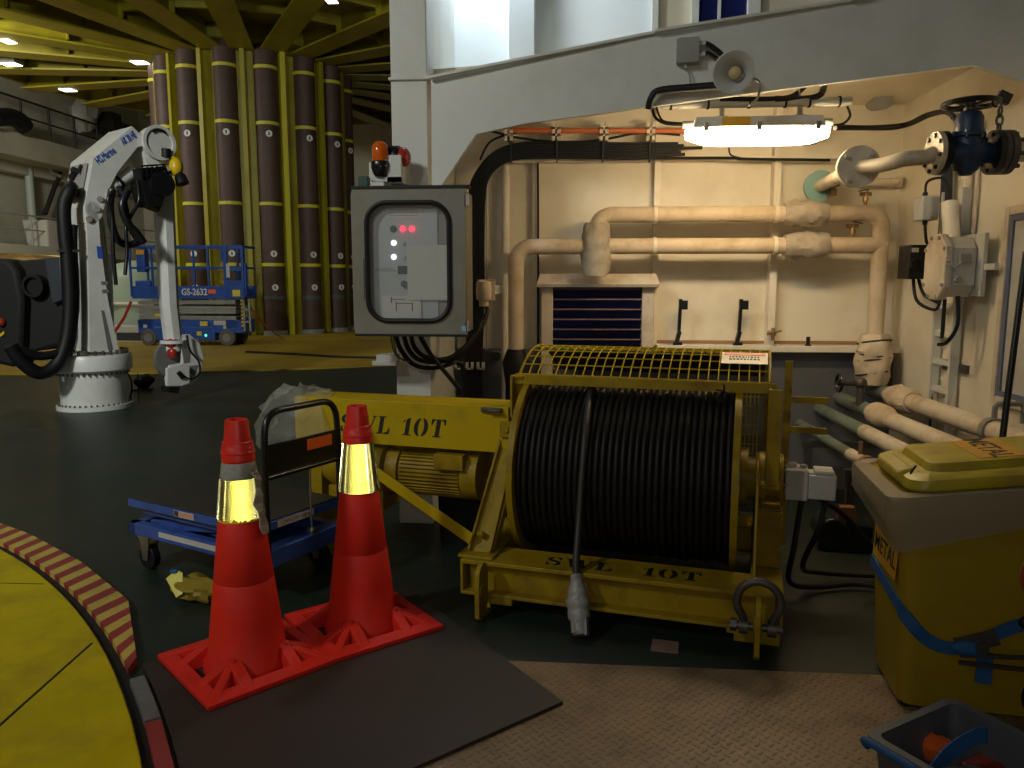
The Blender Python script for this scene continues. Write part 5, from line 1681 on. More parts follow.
# dark switch box and pale junction box
q = at(918, 262, y=4.95)
t = thing('switch_box', 'dark grey switch box beside the cream enclosure', 'switch', (q.x, q.y, q.z - .1))
sx, sz = q.x, q.z
obj('switch_case', B().box(sx - .06, sx + .05, 4.93, 5.10, sz - .105, sz + .105).box(sx + .05, XR, 4.98, 5.06, sz - .06, sz + .06), M_blackpaint, t, bev=.006, world=True)
obj('switch_knob', B().cyl((sx - .03, 4.93, sz - .01), (sx - .03, 4.905, sz - .01), .03, n=18).box(sx - .036, sx - .024, 4.895, 4.91, sz - .04, sz + .02), M_black, t, world=True)
obj('switch_label', B().box(sx - .05, sx - .01, 4.928, 4.932, sz + .06, sz + .085), M_paper, t, world=True)
q = at(929, 208, y=4.80)
jx, jz = q.x, q.z
t = thing('pale_junction_box', 'small pale junction box above the dark switch box', 'junction box', (jx, 4.8, jz - .07))
obj('box', B().box(jx - .045, jx + .05, 4.78, 4.90, jz - .07, jz + .07), M_lgrey, t, bev=.006, world=True)
obj('box_lid', B().box(jx + .0, jx + .045, 4.768, 4.78, jz - .06, jz + .06), M_grey, t, bev=.003, world=True)
obj('glands', B().cyl((jx - .01, 4.84, jz + .07), (jx - .01, 4.84, jz + .095), .014).cyl((jx, 4.84, jz - .07), (jx, 4.84, jz - .095), .014), M_black, t, world=True)
# cables on the right wall
def rc(pts, r, label, m=M_black):
    if len(pts) == 1: solo('wall_cable', B().tube(spline(pts[0], 6), r, 8), m, label, 'cable', 'cables on the right wall')
    else: cables('wall_cable', [(spline(p, 6), r) for p in pts], m, label, 'cable', 'cables on the right wall')
X = XR - .05
rc([[V((jx - .01, 4.84, jz + .09)), V((jx + .0, 4.84, jz + .16)), V((jx + .07, 4.80, jz + .17)), V((jx + .10, 4.78, jz + .08)), V((jx + .09, 4.76, jz - .12))]], .008, 'black cable looping over the pale junction box')
rc([[V((jx, 4.84, jz - .09)), V((jx, 4.80, jz - .20)), V((sx + .05, 4.90, sz + .11))]], .009, 'black cable from pale junction box down to switch')
rc([[V((sx, 5.0, sz - .10)), V((sx + .01, 4.95, sz - .24)), V((sx + .08, 4.85, sz - .29)), V((2.15, 4.66, ez0 + .02))], [V((sx + .03, 5.0, sz - .10)), V((sx + .05, 4.95, sz - .20)), V((sx + .10, 4.85, sz - .25))]], .010, 'pair of black cables drooping under the switch box')
rc([[V((2.14, 4.44, ez0 + .02)), V((2.15, 4.44, ez0 - .14)), V((2.13, 4.50, ez0 - .24)), V((2.11, 4.56, ez0 - .26))], [V((2.10, 4.50, ez0)), V((2.10, 4.50, ez0 - .22))]], .011, 'black cable tails hanging under the cream enclosure')
rc([[at(945, 170, x=X), at(943, 215, x=X), at(941, 240, x=X)], [at(949, 165, x=X), at(948, 240, x=X)]], .022, 'thick dark cables dropping from the valve to enclosure', mat('dark_blue_cable', (.012, .014, .03), .4))
rc([[at(938, 303, x=X), at(934, 350, x=X), at(930, 425, x=X), at(928, 450, x=X)]], .009, 'black cable clipped down the wall ladder')
# cable ladder below the enclosure
t = thing('cable_ladder', 'pale upright cable ladder under the cream enclosure', 'cable ladder', (X, 4.75, .3))
b = B()
y1_, y2_ = at(936, 330, x=X).y, at(955, 330, x=X).y
for yy in (y1_, y2_):
    b.box(X - .02, X + .03, yy - .012, yy + .012, .25, 2.05)
obj('side_rail', b, M_grey_white, t, world=True)
for k in range(7):
    z = .35 + k * .17
    obj('rung', B().box(X - .01, X + .02, y2_, y1_, z - .018, z + .018), M_grey_white, t, world=True)
solo('rusty_strap', B().box(XR - .02, XR, y2_ - .10, y1_ - .05, .98, 1.03), M_dsteel, 'rusty strap on the wall beside cable ladder', 'strap')
cables('wall_conduit', [([at(975, 130, x=XR - .03), at(957, 300, x=XR - .03), at(952, 430, x=XR - .03)], .018), ([at(982, 120, x=XR - .02), at(968, 300, x=XR - .02)], .012)], M_frame, 'beige conduit running down right wall behind the enclosure', 'conduit')

# ================================================================== PIPES ALONG THE RIGHT WALL
def wall_pipe(x, z, r, y0, y1, label, m, ycut=4.9, clamp=None):
    t = thing('floor_pipe', label, 'pipe', (x, (y0 + y1) / 2, z - r), 0, 'pipes along the right wall')
    pts = [V((x, y0, .05)), V((x, y0, z)), V((x, ycut, z))]
    obj('cream_length', B().tube(corner(pts, .12, 6), r, 16), M_pipe if m is None else m, t, world=True)
    obj('green_length', B().tube([V((x, ycut, z)), V((x, y1, z))], r * .92, 16), M_greenpipe, t, world=True)
    return t
tA = wall_pipe(2.14, .76, .055, 3.45, YB, 'topmost cream pipe along the right wall above bin', None, 4.95)
b = B().ring((2.14, 3.96, .76), (2.14, 4.0, .76), .068, .05, n=20)
b.tube(corner([(2.14, 3.98, .82), (2.14, 3.98, .90), (XR - .02, 3.98, .90), (XR - .02, 3.98, .80)], .03), .014, 8)
obj('pipe_clamp', b, M_grey, tA, world=True)
tB = wall_pipe(1.94, .68, .05, 3.40, YB, 'second cream pipe from right wall with swollen joint', None, 5.0)
tC = wall_pipe(1.80, .60, .045, 3.38, YB, 'third cream pipe from the right wall behind bin', None, 4.75)
tD = wall_pipe(1.67, .49, .036, 3.36, YB, 'lowest and thinnest cream pipe left of the bundle', None, 4.6)
obj('pipe_joint', jacket(0, 0, .30, .085, False, 6), M_lag, tA); o = tA.children[-1]
for c_ in list(tA.children):
    if c_.name.startswith('pipe_joint'):
        c_.rotation_euler = (0, 0, PI / 2)
        c_.location = V((2.14, 5.05, .76)) - V(tA.location) - V((-yp, 0, 0))
bb = B().tube([V((1.94, 4.72, .68)), V((1.94, 4.80, .68)), V((1.94, 4.95, .68)), V((1.94, 5.02, .68))], [.05, .075, .075, .05], 16)
obj('pipe_joint', bb, M_lag, tB, world=True)
b = B().cyl((1.67, 4.32, .49), (1.67, 4.36, .49), .05, n=14).cyl((1.67, 4.45, .52), (1.67, 4.45, .60), .012, n=8)
obj('pipe_union', b, M_brass, tD, world=True)
q = V((1.83, 5.15, .85))
t = thing('black_valve', 'small black handwheel valve by the lagged pipe foot', 'valve', (q.x, q.y, q.z))
obj('handwheel', B().tube([(q.x - .06, q.y + .055 * math.cos(2 * PI * i / 20), q.z + .055 * math.sin(2 * PI * i / 20)) for i in range(20)], .011, 8, closed=True).cyl((q.x - .07, q.y, q.z), (q.x - .04, q.y, q.z), .02), M_blackpaint, t, world=True)
obj('valve_body', B().cyl((q.x - .05, q.y, q.z), (q.x + .10, q.y, q.z), .02, n=12).ball((q.x + .08, q.y, q.z), .04, n=12).cyl((q.x + .08, q.y, .70), (q.x + .08, q.y, q.z), .025), M_dsteel, t, world=True)
for y, l in ((3.8, 'nearest angle steel support under the wall pipes'), (4.5, 'middle angle steel support under the wall pipes'), (5.3, 'farthest angle steel support under the wall pipes')):
    solo('pipe_support', B().box(1.60, XR - .035, y - .02, y + .02, .38, .42).box(1.62, 1.66, y - .02, y + .02, 0, .385), M_dsteel, l, 'pipe support')
# leaning black pole
p, q = at(1022, 285, y=3.55), at(1001, 450, y=3.40)
d = (q - p).normalized()
foot = q + d * (q.z / -d.z) if d.z < 0 else q
solo('leaning_pole', B().cyl(foot + V((0, 0, .01)), p - d * .15, .014, n=10), M_blackpaint, 'black pole leaning by the window on the right wall', 'pole')

# ================================================================== SOCKET AND CABLES BELOW THE CABINET
q = at(486, 290, y=4.75)
t = thing('wall_socket', 'cream socket with plug at the right of control cabinet', 'socket', (q.x, q.y, q.z - .08))
obj('back_plate', B().box(q.x - .055, q.x + .055, 4.77, 4.785, q.z - .065, q.z + .065), M_frame, t, bev=.003, world=True)
obj('socket_body', B().lathe([(.045, -.06), (.05, 0), (.045, .05), (.02, .06)], (q.x - .012, 4.73, q.z), (0, 0, 1), 18).cyl((q.x - .012, 4.73, q.z - .10), (q.x - .012, 4.73, q.z - .05), .03), M_lag, t, world=True)
obj('bracket', B().box(q.x - .02, q.x + .02, 4.785, 5.69, q.z - .03, q.z + .03), M_grey_white, t, world=True)
bx_ = at(410, 336, y=yc + .15)
cs = [[(396, 336), (401, 350), (413, 364), (430, 368), (450, 364), (466, 350), (480, 330), (487, 312), (485, 302)],
      [(404, 336), (409, 350), (420, 360), (440, 362), (458, 356), (474, 338), (482, 320)],
      [(411, 336), (415, 348), (426, 357), (445, 359), (462, 350), (474, 334)],
      [(420, 336), (432, 356), (450, 378), (464, 396), (474, 420)],
      [(455, 362), (462, 366), (464, 385), (464, 420)]]
nm = ['outermost black cable loop hanging under the cabinet', 'middle black cable loop hanging under the cabinet', 'innermost black cable loop hanging under the cabinet',
      'straight black cable slanting down right from the cabinet', 'black cable dropping straight below the cable loops']
for c_, l in zip(cs, nm):
    solo('cabinet_cable', B().tube(spline([at(px, py, y=yc + .16 + .06 * i) for i, (px, py) in enumerate(c_)], 6), .014, 8), M_black, l, 'cable', 'cables under the cabinet')
cables('thin_wire', [(spline([at(391, 336, y=yc + .2), at(393, 348, y=yc + .2), at(398, 357, y=yc + .2), at(410, 362, y=yc + .25)], 5), .005), (spline([at(393, 336, y=yc + .2), at(396, 352, y=yc + .2), at(399, 358, y=yc + .2)], 5), .004)],
     M_dsteel, 'thin brown wires hanging at the left under the cabinet', 'wire')
p, q = at(381, 353, y=4.56), at(402, 362, y=4.56)
solo('white_tray', B().box(p.x, q.x, 4.44, 4.56, q.z, p.z).box(p.x - .02, q.x, 4.42, 4.44, q.z - .01, q.z + .02), M_lgrey, 'small white tray at the column under the cabinet', 'tray', bev=.004)
p, q = at(432, 353, y=5.55), at(500, 360, y=5.55)
b = B().box(p.x, q.x, 5.50, 5.60, q.z, p.z)
solo('dark_shelf', b, M_ink, 'dark horizontal cable shelf low behind the column', 'shelf')
for i, px in enumerate((446, 459, 470, 481)):
    a_ = at(px, 365, y=5.48)
    solo('white_cleat', B().box(a_.x - .03, a_.x - .012, 5.46, 5.5, a_.z - .03, a_.z + .02).box(a_.x + .008, a_.x + .026, 5.46, 5.5, a_.z - .03, a_.z + .02).box(a_.x - .03, a_.x + .026, 5.46, 5.47, a_.z - .032, a_.z - .02), M_lgrey,
         ('first', 'second', 'third', 'fourth')[i] + ' small white cleat under the dark shelf, from left', 'cleat', 'white cleats')

# ================================================================== DECK CRANE
cb_ = V((*c2r(-5.12, 8.87 + .36), 0))
CR_ = 0.37
psi = R(52)
fl_d = V((*c2r(math.cos(psi), math.sin(psi)), 0))        # boom direction on the ground
fl_n = V((fl_d.y, -fl_d.x, 0))                            # flank that faces the camera
if fl_n.y > 0: fl_n = -fl_n
bw_ = .60
FP = cb_ + fl_n * (bw_ / 2)
def fp(px, py, off=0.0): return onp(px, py, FP + fl_n * off, fl_n)
t = thing('deck_crane', 'white knuckle boom deck crane on round pedestal left of the lift', 'crane', (cb_.x, cb_.y, 0))
def lz(py): return onp(96, py, cb_ - V((0, .3, 0)), V((0, 1, 0))).z
zf0, zf1 = .47, .66
b = B().lathe([(.42, 0), (.42, .05), (.37, .055), (.37, zf0 - .02)], (cb_.x, cb_.y, 0), (0, 0, 1), 40)
obj('pedestal', b, M_crane, t, world=True)
b = B().lathe([(.40, zf0 - .02), (.44, zf0 + .01), (.44, zf1 - .04), (.42, zf1)], (cb_.x, cb_.y, 0), (0, 0, 1), 40)
obj('slew_flange', b, M_crane, t, world=True)
b = B()
for k in range(28):
    a = 2 * PI * k / 28
    b.cyl((cb_.x + .385 * math.cos(a), cb_.y + .385 * math.sin(a), zf1), (cb_.x + .385 * math.cos(a), cb_.y + .385 * math.sin(a), zf1 + .055), .018, n=6)
for k in range(40):
    a = 2 * PI * k / 40
    b.cyl((cb_.x + .395 * math.cos(a), cb_.y + .395 * math.sin(a), .05), (cb_.x + .395 * math.cos(a), cb_.y + .395 * math.sin(a), .075), .010, n=6)
    b.cyl((cb_.x + .395 * math.cos(a), cb_.y + .395 * math.sin(a), zf0 - .05), (cb_.x + .395 * math.cos(a), cb_.y + .395 * math.sin(a), zf0 - .018), .010, n=6)
obj('bolts', b, M_dsteel, t, world=True)
# tapered column, shade of the flank opening painted on as a grey patch
def cflank(pts, o0, o1):
    """polygon of pixels on the flank plane, thick between two offsets along the flank normal"""
    return B().slab([fp(px, py) + fl_n * o0 for px, py in pts], fl_n * (o1 - o0))
p0 = fp(92, 352)
def cz(px, py): return fp(px, py)
b = B()
for o0 in (-.03, -bw_ + .0):
    b.slab([cz(*q) + fl_n * o0 for q in ((90, 352), (88, 250), (86, 206), (91, 201), (98, 204), (100, 240), (108, 300), (119, 352))], fl_n * .03)
b.slab([cz(*q) + fl_n * -.03 for q in ((90, 352), (88, 250), (86, 206), (86.5, 206), (89, 250), (91, 352))], fl_n * (-bw_ + .06))
obj('column', b, M_crane, t, world=True, smooth=False)
obj('opening_shade', cflank([(101, 310), (104, 311), (113, 350), (108, 350)], 0.0, .004), mat('painted_opening_shade', (.16, .155, .14), .6), t, world=True)
# luffing cylinder
b = B().cyl(fp(108, 345, -.16), fp(105, 254, -.16), .075, n=18)
b.cyl(fp(105, 254, -.16), fp(101, 218, -.16), .03, n=14)
obj('luffing_cylinder', b, M_crane, t, world=True)
b = cflank([(99, 243), (103, 244), (104, 256), (100, 256)], .0, .004)
obj('blue_sign', cflank([(96.5, 246), (102, 247), (103, 259), (97.5, 258)], 0.0, .004), M_crane_blue, t, world=True)
b = B()
def fM(px, py, px2, py2):
    o, q = fp(px, py, .006), fp(px2, py2, .006)
    x = (q - o).normalized()
    return axes(o, x, fl_n.cross(x), fl_n), (q - o).length
for (a_, c_, yy) in ((101, 108, 283), (102, 109, 291)):
    Mx, L_ = fM(a_, yy, c_, yy)
    b.box(0, L_ * .4, -.02, .02, 0, .002, 0, Mx); b.box(L_ * .5, L_, -.02, .02, 0, .002, 0, Mx)
obj('stencil_marks', b, mat('grey_stencil', (.2, .2, .2), .6), t, world=True)
# boom
bpoly = [(93, 158), (132, 126), (145, 138), (144, 146), (138, 147), (118, 172), (109, 190), (102, 217), (94, 226), (86, 223), (84, 207), (88, 185)]
b = B()
A_ = [fp(*q) for q in bpoly]
b.loft([A_, [p - fl_n * bw_ for p in A_]])
boom = obj('boom', b, M_crane, t, world=True, smooth=False, bev=.006)
b = B()
for q in ((89, 219), (97, 209), (100, 199)):
    b.cyl(fp(*q, -.01), fp(*q, .02), .035, n=14)
obj('pin_cap', b, M_steel, boom, world=True)
# rear cap recess with a hose manifold
e0, e1 = fp(92, 160), fp(85, 200)
b = B()
def cap(u, v, off=0.0):
    """point on the sloping rear end: u across 0..1, v down 0..1"""
    return e0.lerp(e1, v) - fl_n * (bw_ * u) - fl_d * (.012 + off)
b.slab([cap(.12, .06), cap(.88, .06), cap(.88, .95), cap(.12, .95)], -fl_d * .006)
obj('rear_recess', b, mat('dull_crane_grey', (.34, .33, .31), .6), boom, world=True)
b = B().ball(cap(.5, .25, .03), .05, n=12, amp=.4, freq=3).ball(cap(.6, .36, .03), .04, n=12, amp=.4, freq=3, seed=4)
b.tube(spline([cap(.5, .3, .03), cap(.6, .5, .04), cap(.75, .75, .03)], 5), .014, 8).tube(spline([cap(.3, .3, .05), cap(.3, .1, .02)], 4), .02, 8)
obj('hose_manifold', b, M_black, boom, world=True)
def lettering(txt, a_, c_, h, m):
    Mx, L_ = fM(*a_, *c_)
    tb = text_b(txt, 1.0, .004, None, align='LEFT')
    w_ = max(p.x for p in tb.v) - min(p.x for p in tb.v)
    x_ = min(p.x for p in tb.v)
    tb.v = [Mx @ V(((p.x - x_) * L_ / w_, p.y * h, p.z)) for p in tb.v]
    obj('lettering', tb, m, boom, world=True, smooth=False)
lettering('HS.Marine', (96.5, 161.5), (114, 149.5), .12, M_crane_blue)
lettering('AK 20 HE', (122, 142.5), (135, 134), .12, M_crane_blue)
# stub cylinder between boom and jib
b = B().cyl(fp(113, 186, -.12), fp(133, 172, -.16), .085, n=20)
b.cyl(fp(111, 187, -.12), fp(114, 184.5, -.12), .098, n=20)
obj('jib_cylinder', b, M_crane, t, world=True)
obj('cylinder_band', B().cyl(fp(117, 183, -.12), fp(119, 181.6, -.12), .093, n=20), M_blackpaint, t, world=True)
# jib: knuckle plates, octagonal tube
kb = [(144, 134), (150, 133), (158, 126), (169, 127), (170, 150), (172, 170), (172, 190), (156, 192), (147, 160), (144, 152)]
A_ = [fp(*q) for q in kb]
jib = obj('jib', B().loft([[p - fl_n * .05 for p in A_], [p - fl_n * .40 for p in A_]]), M_crane, t, world=True, smooth=False, bev=.015)
kn = fp(158, 143)
b = B().cyl(kn - fl_n * .10, kn + fl_n * .03, .20, n=32).ring(kn + fl_n * .025, kn + fl_n * .05, .21, .17, n=32)
obj('knuckle_disc', b, M_crane, jib, world=True)
obj('disc_slot', B().tube([kn + fl_n * .05 + V((0, 0, .10)) + fl_d * (.09 * math.cos(a)) + V((0, 0, .05 * math.sin(a))) for a in [R(d) for d in range(20, 170, 20)]], .014, 6), M_black, jib, world=True)
b = B()
rings = []
for px, py, r in ((163, 186, .128), (169, 306, .118), (173, 339, .115)):
    c_ = fp(px, py, -.22)
    rings.append([c_ + (fl_d * math.cos(a) + fl_n * math.sin(a)) * r for a in [R(22.5 + 45 * i) for i in range(8)]])
obj('jib_tube', b.loft(rings), M_crane, jib, world=True, smooth=False)
c_ = fp(173, 341, -.22)
b = B().cyl(c_ + V((0, 0, .01)), c_ - V((0, 0, .03)), .16, n=24).cyl(c_ - V((0, 0, .03)), c_ - V((0, 0, .13)), .10, n=20)
obj('jib_end_flange', b, M_crane, jib, world=True)
# winch drum, basket and hoses at the knuckle
b = B()
cw = fp(157, 185, .02)
b.cyl(cw - fl_n * .15, cw + fl_n * .16, .15, n=24)
b.slab([fp(140, 168, .12), fp(164, 166, .12), (fp(166, 190, .12)), fp(160, 207, .12), fp(148, 206, .12), fp(143, 188, .12)], -fl_n * .30)
for py in (166, 170, 175):
    b.bar(fp(141, py, .15), fp(164, py - 1.5, .15), .012, .02)
for px in (142, 147, 152, 157, 163):
    b.bar(fp(px, 165, .15), fp(px, 178, .15), .012, .012)
b.cyl(fp(150, 208, .0), fp(156, 192, .0), .11, n=18)
obj('winch_drum', b, M_black, jib, world=True)
hoses = [[(112, 190), (110, 205), (112, 225), (118, 240), (128, 245), (138, 243)], [(120, 186), (124, 205), (128, 222), (138, 240)], [(137, 180), (139, 200), (131, 216), (126, 228), (127, 250), (125, 275)],
         [(128, 190), (122, 205), (127, 222), (136, 232), (144, 243)], [(114, 190), (108, 200), (112, 218), (113, 250), (116, 285)]]
for i, h in enumerate(hoses):
    obj('hydraulic_hose', B().tube(spline([fp(px, py, .04 + .03 * i) for px, py in h], 6), .045 if i in (0, 1, 3) else .022, 10), M_blackpaint, t, world=True)
b = B()
q = fp(176, 167, .06)
b.ball(q, .085, .085, .12, 16)
yl = obj('yellow_lamp_cover', b, M_brightyel, jib, world=True)
obj('lamp_hood', B().lathe([(.03, 0), (.07, .06), (.08, .16)], q + V((.03, 0, -.06)), (.35, -.1, -1), 16), M_black, yl, world=True)
obj('lamp_bracket', B().tube(spline([fp(164, 164, .05), fp(167, 172, .05), fp(172, 172, .05)], 4), .018, 8).cyl(fp(166, 149, .03), fp(166, 158, .03), .06, n=14), M_black, jib, world=True)
# thick hose from the rear of the boom down to the operator station
hp_ = [(cap(.25, .72, .03)), cap(.35, .80, .10), onp(71, 188, FP - fl_d * .25, fl_n) , onp(64, 205, FP - fl_d * .3, fl_n), onp(65, 235, FP - fl_d * .35, fl_n), onp(68, 262, FP, fl_n), onp(70, 300, FP, fl_n), onp(67, 338, FP, fl_n), onp(57, 364, FP, fl_n), onp(40, 373, FP, fl_n), onp(22, 362, FP, fl_n), onp(10, 345, FP, fl_n)]
obj('hose_bundle', B().tube(spline(hp_, 7), .075, 12), M_black, t, world=True)
obj('hose_bundle', B().tube(spline([onp(73, 225, FP, fl_n), onp(73, 250, FP, fl_n), onp(75, 300, FP, fl_n), onp(70, 345, FP, fl_n), onp(62, 352, FP, fl_n), onp(40, 356, FP, fl_n), onp(20, 350, FP, fl_n)], 7), .05, 10), M_black, t, world=True)
obj('hose_clamp', B().bar(onp(56, 251, FP, fl_n) + fl_n * .05, onp(77, 251, FP, fl_n) + fl_n * .05, .03, .03), M_steel, t, world=True)
# operator station at the left
OPN = V((0, -1, 0))
OP0 = cb_ + V((-.3, -.45, 0))
def op(px, py, off=0): return onp(px, py, OP0 + V((0, off, 0)), OPN)
def blk(pts, off, dep): return B().slab([op(px, py, off) for px, py in pts], (0, dep, 0))
st_ = obj('operator_station', blk([(12, 272), (15, 261), (60, 257), (63, 262), (64, 330), (58, 345), (30, 352), (12, 345)], .10, .5), M_gap, t, world=True, bev=.03, smooth=False)
obj('seat_back', blk([(-14, 362), (-14, 262), (-6, 258), (8, 260), (16, 270), (22, 300), (20, 350), (14, 368)], -.05, .35), M_gap, st_, world=True, bev=.05)
obj('control_panel', blk([(44, 258), (60, 257), (62, 300), (52, 304)], .02, .1), mat('dark_blue_grey_panel', (.03, .035, .045), .5), st_, world=True, bev=.01)
b = B()
q = op(32, 286, -.02)
b.ring(q, q + V((0, .14, 0)), .13, .10, n=24)
b.cyl(q + V((0, .05, 0)), q + V((0, .14, 0)), .10, n=24)
obj('gauge_ring', b, M_black, st_, world=True)
obj('yellow_step', blk([(0, 334), (4, 331), (4, 334), (0, 337)], -.07, .05), M_brightyel, st_, world=True)
obj('red_knob', B().ball(op(1, 322, -.08), .05, n=12), M_redlens, st_, world=True)

# hook block hanging under the jib
hb = fp(176, 365, -.2)
t = thing('hook_block', 'white sheave block with red hook hanging below the crane jib', 'hook block', (hb.x, hb.y, 0))
def hq(px, py, off=0): return onp(px, py, hb + fl_n * off, fl_n)
b = B().cyl(hq(177, 359) - fl_n * .10, hq(177, 359) - fl_n * .02, .27, n=36)
obj('sheave', b, mat('dark_sheave', (.16, .16, .15), .6), t, world=True)
A_ = [hq(*q, .02) for q in ((173, 335), (188, 334), (198, 343), (202, 358), (198, 375), (190, 386), (165, 385), (164, 378), (168, 365), (180, 363), (180, 345))]
b = B().slab(A_, fl_n * .05)
A2 = [hq(*q, .10) for q in ((165, 368), (180, 364), (188, 366), (188, 383), (180, 386), (165, 386))]
b.slab(A2, fl_n * .05)
obj('side_plate', b, M_crane, t, world=True, bev=.01, smooth=False)
obj('pocket_shade', B().slab([hq(*q, .072) for q in ((181, 347), (190, 348), (189, 362), (184, 363))], fl_n * .006).slab([hq(*q, .072) for q in ((183, 367), (198, 365), (194, 376))], fl_n * .006), mat('painted_pocket_shade', (.2, .19, .17), .6), t, world=True)  # grey patches paint the shade of pockets in the side plate
obj('red_hook', B().ball(hq(171, 343, .03), .07, .05, .08, 12).ball(hq(172, 353, .03), .07, .05, .08, 12).bar(hq(171, 335, .03), hq(172, 356, .03), .05, .05), M_redlens, t, world=True)
obj('foot_block', B().slab([hq(*q, .0) for q in ((161, 386), (172, 386), (170, 392), (161, 391))], fl_n * .2), M_black, t, world=True)
obj('side_cable', B().tube(spline([hq(187, 335, .14), hq(190, 350, .14), hq(199, 362, .14), hq(199, 374, .14), hq(190, 379, .14), hq(178, 372, .16)], 6), .014, 8).tube([hq(178, 372, .16), hq(183, 378, .16)], .03, 8), M_blackpaint, t, world=True)
obj('orange_buffer', B().ball(hq(196, 343, -.03), .06, n=12), mat('tan_buffer', (.38, .2, .08), .6), t, world=True)
p = at(145, 390, z=0)
t = thing('cordless_tool', 'black tool lying on deck between pedestal and hook block', 'tool', (p.x, p.y, 0), .4)
obj('tool_body', B().ball((0, 0, .13), .13, .09, .10, 14, amp=.3, freq=2).cyl((-.05, 0, 0), (-.02, 0, .13), .05, n=12), M_black, t)
obj('tool_base', B().box(-.16, .10, -.08, .08, 0, .03), M_dsteel, t, bev=.005)
# thin post and loose cable by the pedestal
p = at(133, 402, z=0)
solo('loose_cable', B().tube(spline([p + V((-.2, .1, .02)), p + V((-.05, 0, .02)), p + V((0, 0, .25)), p + V((-.08, 0, .42)), p + V((-.2, .1, .50))], 6), .012, 6).tube([p + V((.08, 0, 0)), p + V((.09, 0, .38))], .006, 6), M_black, 'black cable loop on deck beside crane pedestal', 'cable')

# ================================================================== SCISSOR LIFT
q = at(190, 347, z=0)
lc = V((q.x, q.y, 0))
t = thing('scissor_lift', 'blue folded scissor lift parked before the yellow carousel', 'scissor lift', (lc.x, lc.y + .45, 0.03), R(2))
kx = lc.y / 760.0 * 1.0
def LX(px): return (px - 190) * kx
b = B().box(LX(133), LX(246), -.36, .36, .30, .62)
b.box(LX(150), LX(215), -.38, .38, .12, .45)
b.box(LX(133), LX(150), -.36, .36, .40, .62); b.box(LX(222), LX(240), -.36, .36, .40, .62)
obj('chassis', b, M_blue, t, bev=.02)
for px in (145, 228):
    for s in (-1, 1):
        w_ = obj('wheel', B().cyl((LX(px), s * .30, .19), (LX(px), s * .42, .19), .20, n=32), M_rubtyre, t, bev=.02)
        obj('wheel_hub', B().cyl((LX(px), s * .41, .19), (LX(px), s * .435, .19), .10, n=20), mat('hub_grey', (.2, .19, .17), .5) if (px == 145 and s == -1) else bpy.data.materials['hub_grey'], w_)
for k in range(4):
    z = .68 + k * .115
    b = B().bar((LX(136), -.34, z), (LX(238), -.34, z + (.02 if k % 2 else -.02)), .05, .095).bar((LX(136), .34, z), (LX(238), .34, z), .05, .095)
    b.cyl((LX(136), -.37, z), (LX(136), .37, z), .03, n=10).cyl((LX(236), -.37, z), (LX(236), .37, z), .03, n=10).cyl((LX(188), -.37, z), (LX(188), .37, z), .03, n=10)
    obj('scissor_arm', b, M_grey, t)
b = B().box(LX(131), LX(248), -.40, .40, 1.12, 1.17)
b.box(LX(131), LX(233), -.41, -.385, 1.12, 1.42); b.box(LX(131), LX(248), .385, .41, 1.12, 1.42); b.box(LX(130), LX(132), -.40, .40, 1.12, 1.42)
b.box(LX(232), LX(249), -.43, -.385, 1.13, 1.50)
obj('platform', b, M_blue, t, bev=.006)
b = B()
ztop, zmid = 2.35, 1.85
for y in (-.40, .40):
    for z in (ztop, zmid):
        b.box(LX(130), LX(248 if z == ztop else 232), y - .02, y + .02, z - .025, z + .025)
for x in (130, 247):
    for z in (ztop, zmid):
        b.box(LX(x) - .02, LX(x) + .02, -.40, .40, z - .025, z + .025)
for x in (130, 153, 197, 212, 229):
    for y in (-.40, .40):
        b.box(LX(x) - .022, LX(x) + .022, y - .022, y + .022, 1.17, ztop)
obj('guard_rail', b, M_blue, t, bev=.004)
b = B()
for x in (231, 248):
    b.box(LX(x) - .03, LX(x) + .03, -.44, -.38, 1.2, ztop + .02)
for z in (1.82, 1.50):
    b.box(LX(231), LX(248), -.44, -.39, z - .05, z + .05)
b.box(LX(246), LX(251), -.40, -.30, 1.2, 1.95)
obj('entry_gate', b, M_blue, t, bev=.006)
obj('control_box', B().box(LX(137), LX(146), -.42, -.2, 1.75, 2.28).box(LX(134), LX(150), -.40, -.25, 1.42, 1.55), M_blue, t, bev=.02)
obj('control_label', B().box(LX(137.5), LX(146), -.424, -.42, 2.16, 2.27), M_sticker, t)
Mx = axes((LX(159), -.426, 1.275), (1, 0, 0), (0, 0, 1), (0, -1, 0))
tb = text_b('Genie', 1.0, .004, None, align='LEFT', bold=.02)
w_ = max(p.x for p in tb.v)
tb.v = [Mx @ V((p.x * (LX(179) - LX(159)) / w_, p.y * .25, p.z)) for p in tb.v]
obj('lettering', tb, M_crane, t)
Mx = axes((LX(183), -.426, 1.275), (1, 0, 0), (0, 0, 1), (0, -1, 0))
tb = text_b('GS-2632', 1.0, .004, None, align='LEFT', bold=.02)
w_ = max(p.x for p in tb.v)
tb.v = [Mx @ V((p.x * (LX(210) - LX(183)) / w_, p.y * .22, p.z)) for p in tb.v]
obj('lettering', tb, M_crane, t)
obj('orange_patch', B().box(LX(211), LX(219), -.427, -.41, 1.24, 1.34), M_orange, t)
b = B().box(LX(200), LX(208), -.384, -.38, .47, .58).box(LX(196), LX(201), -.384, -.38, .24, .34).box(LX(237), LX(245), -.448, -.44, 1.18, 1.33).box(LX(152), LX(158), -.37, -.368, .70, .76)
obj('yellow_labels', b, mat('lift_label_yellow', (.62, .52, .04), .5), t)
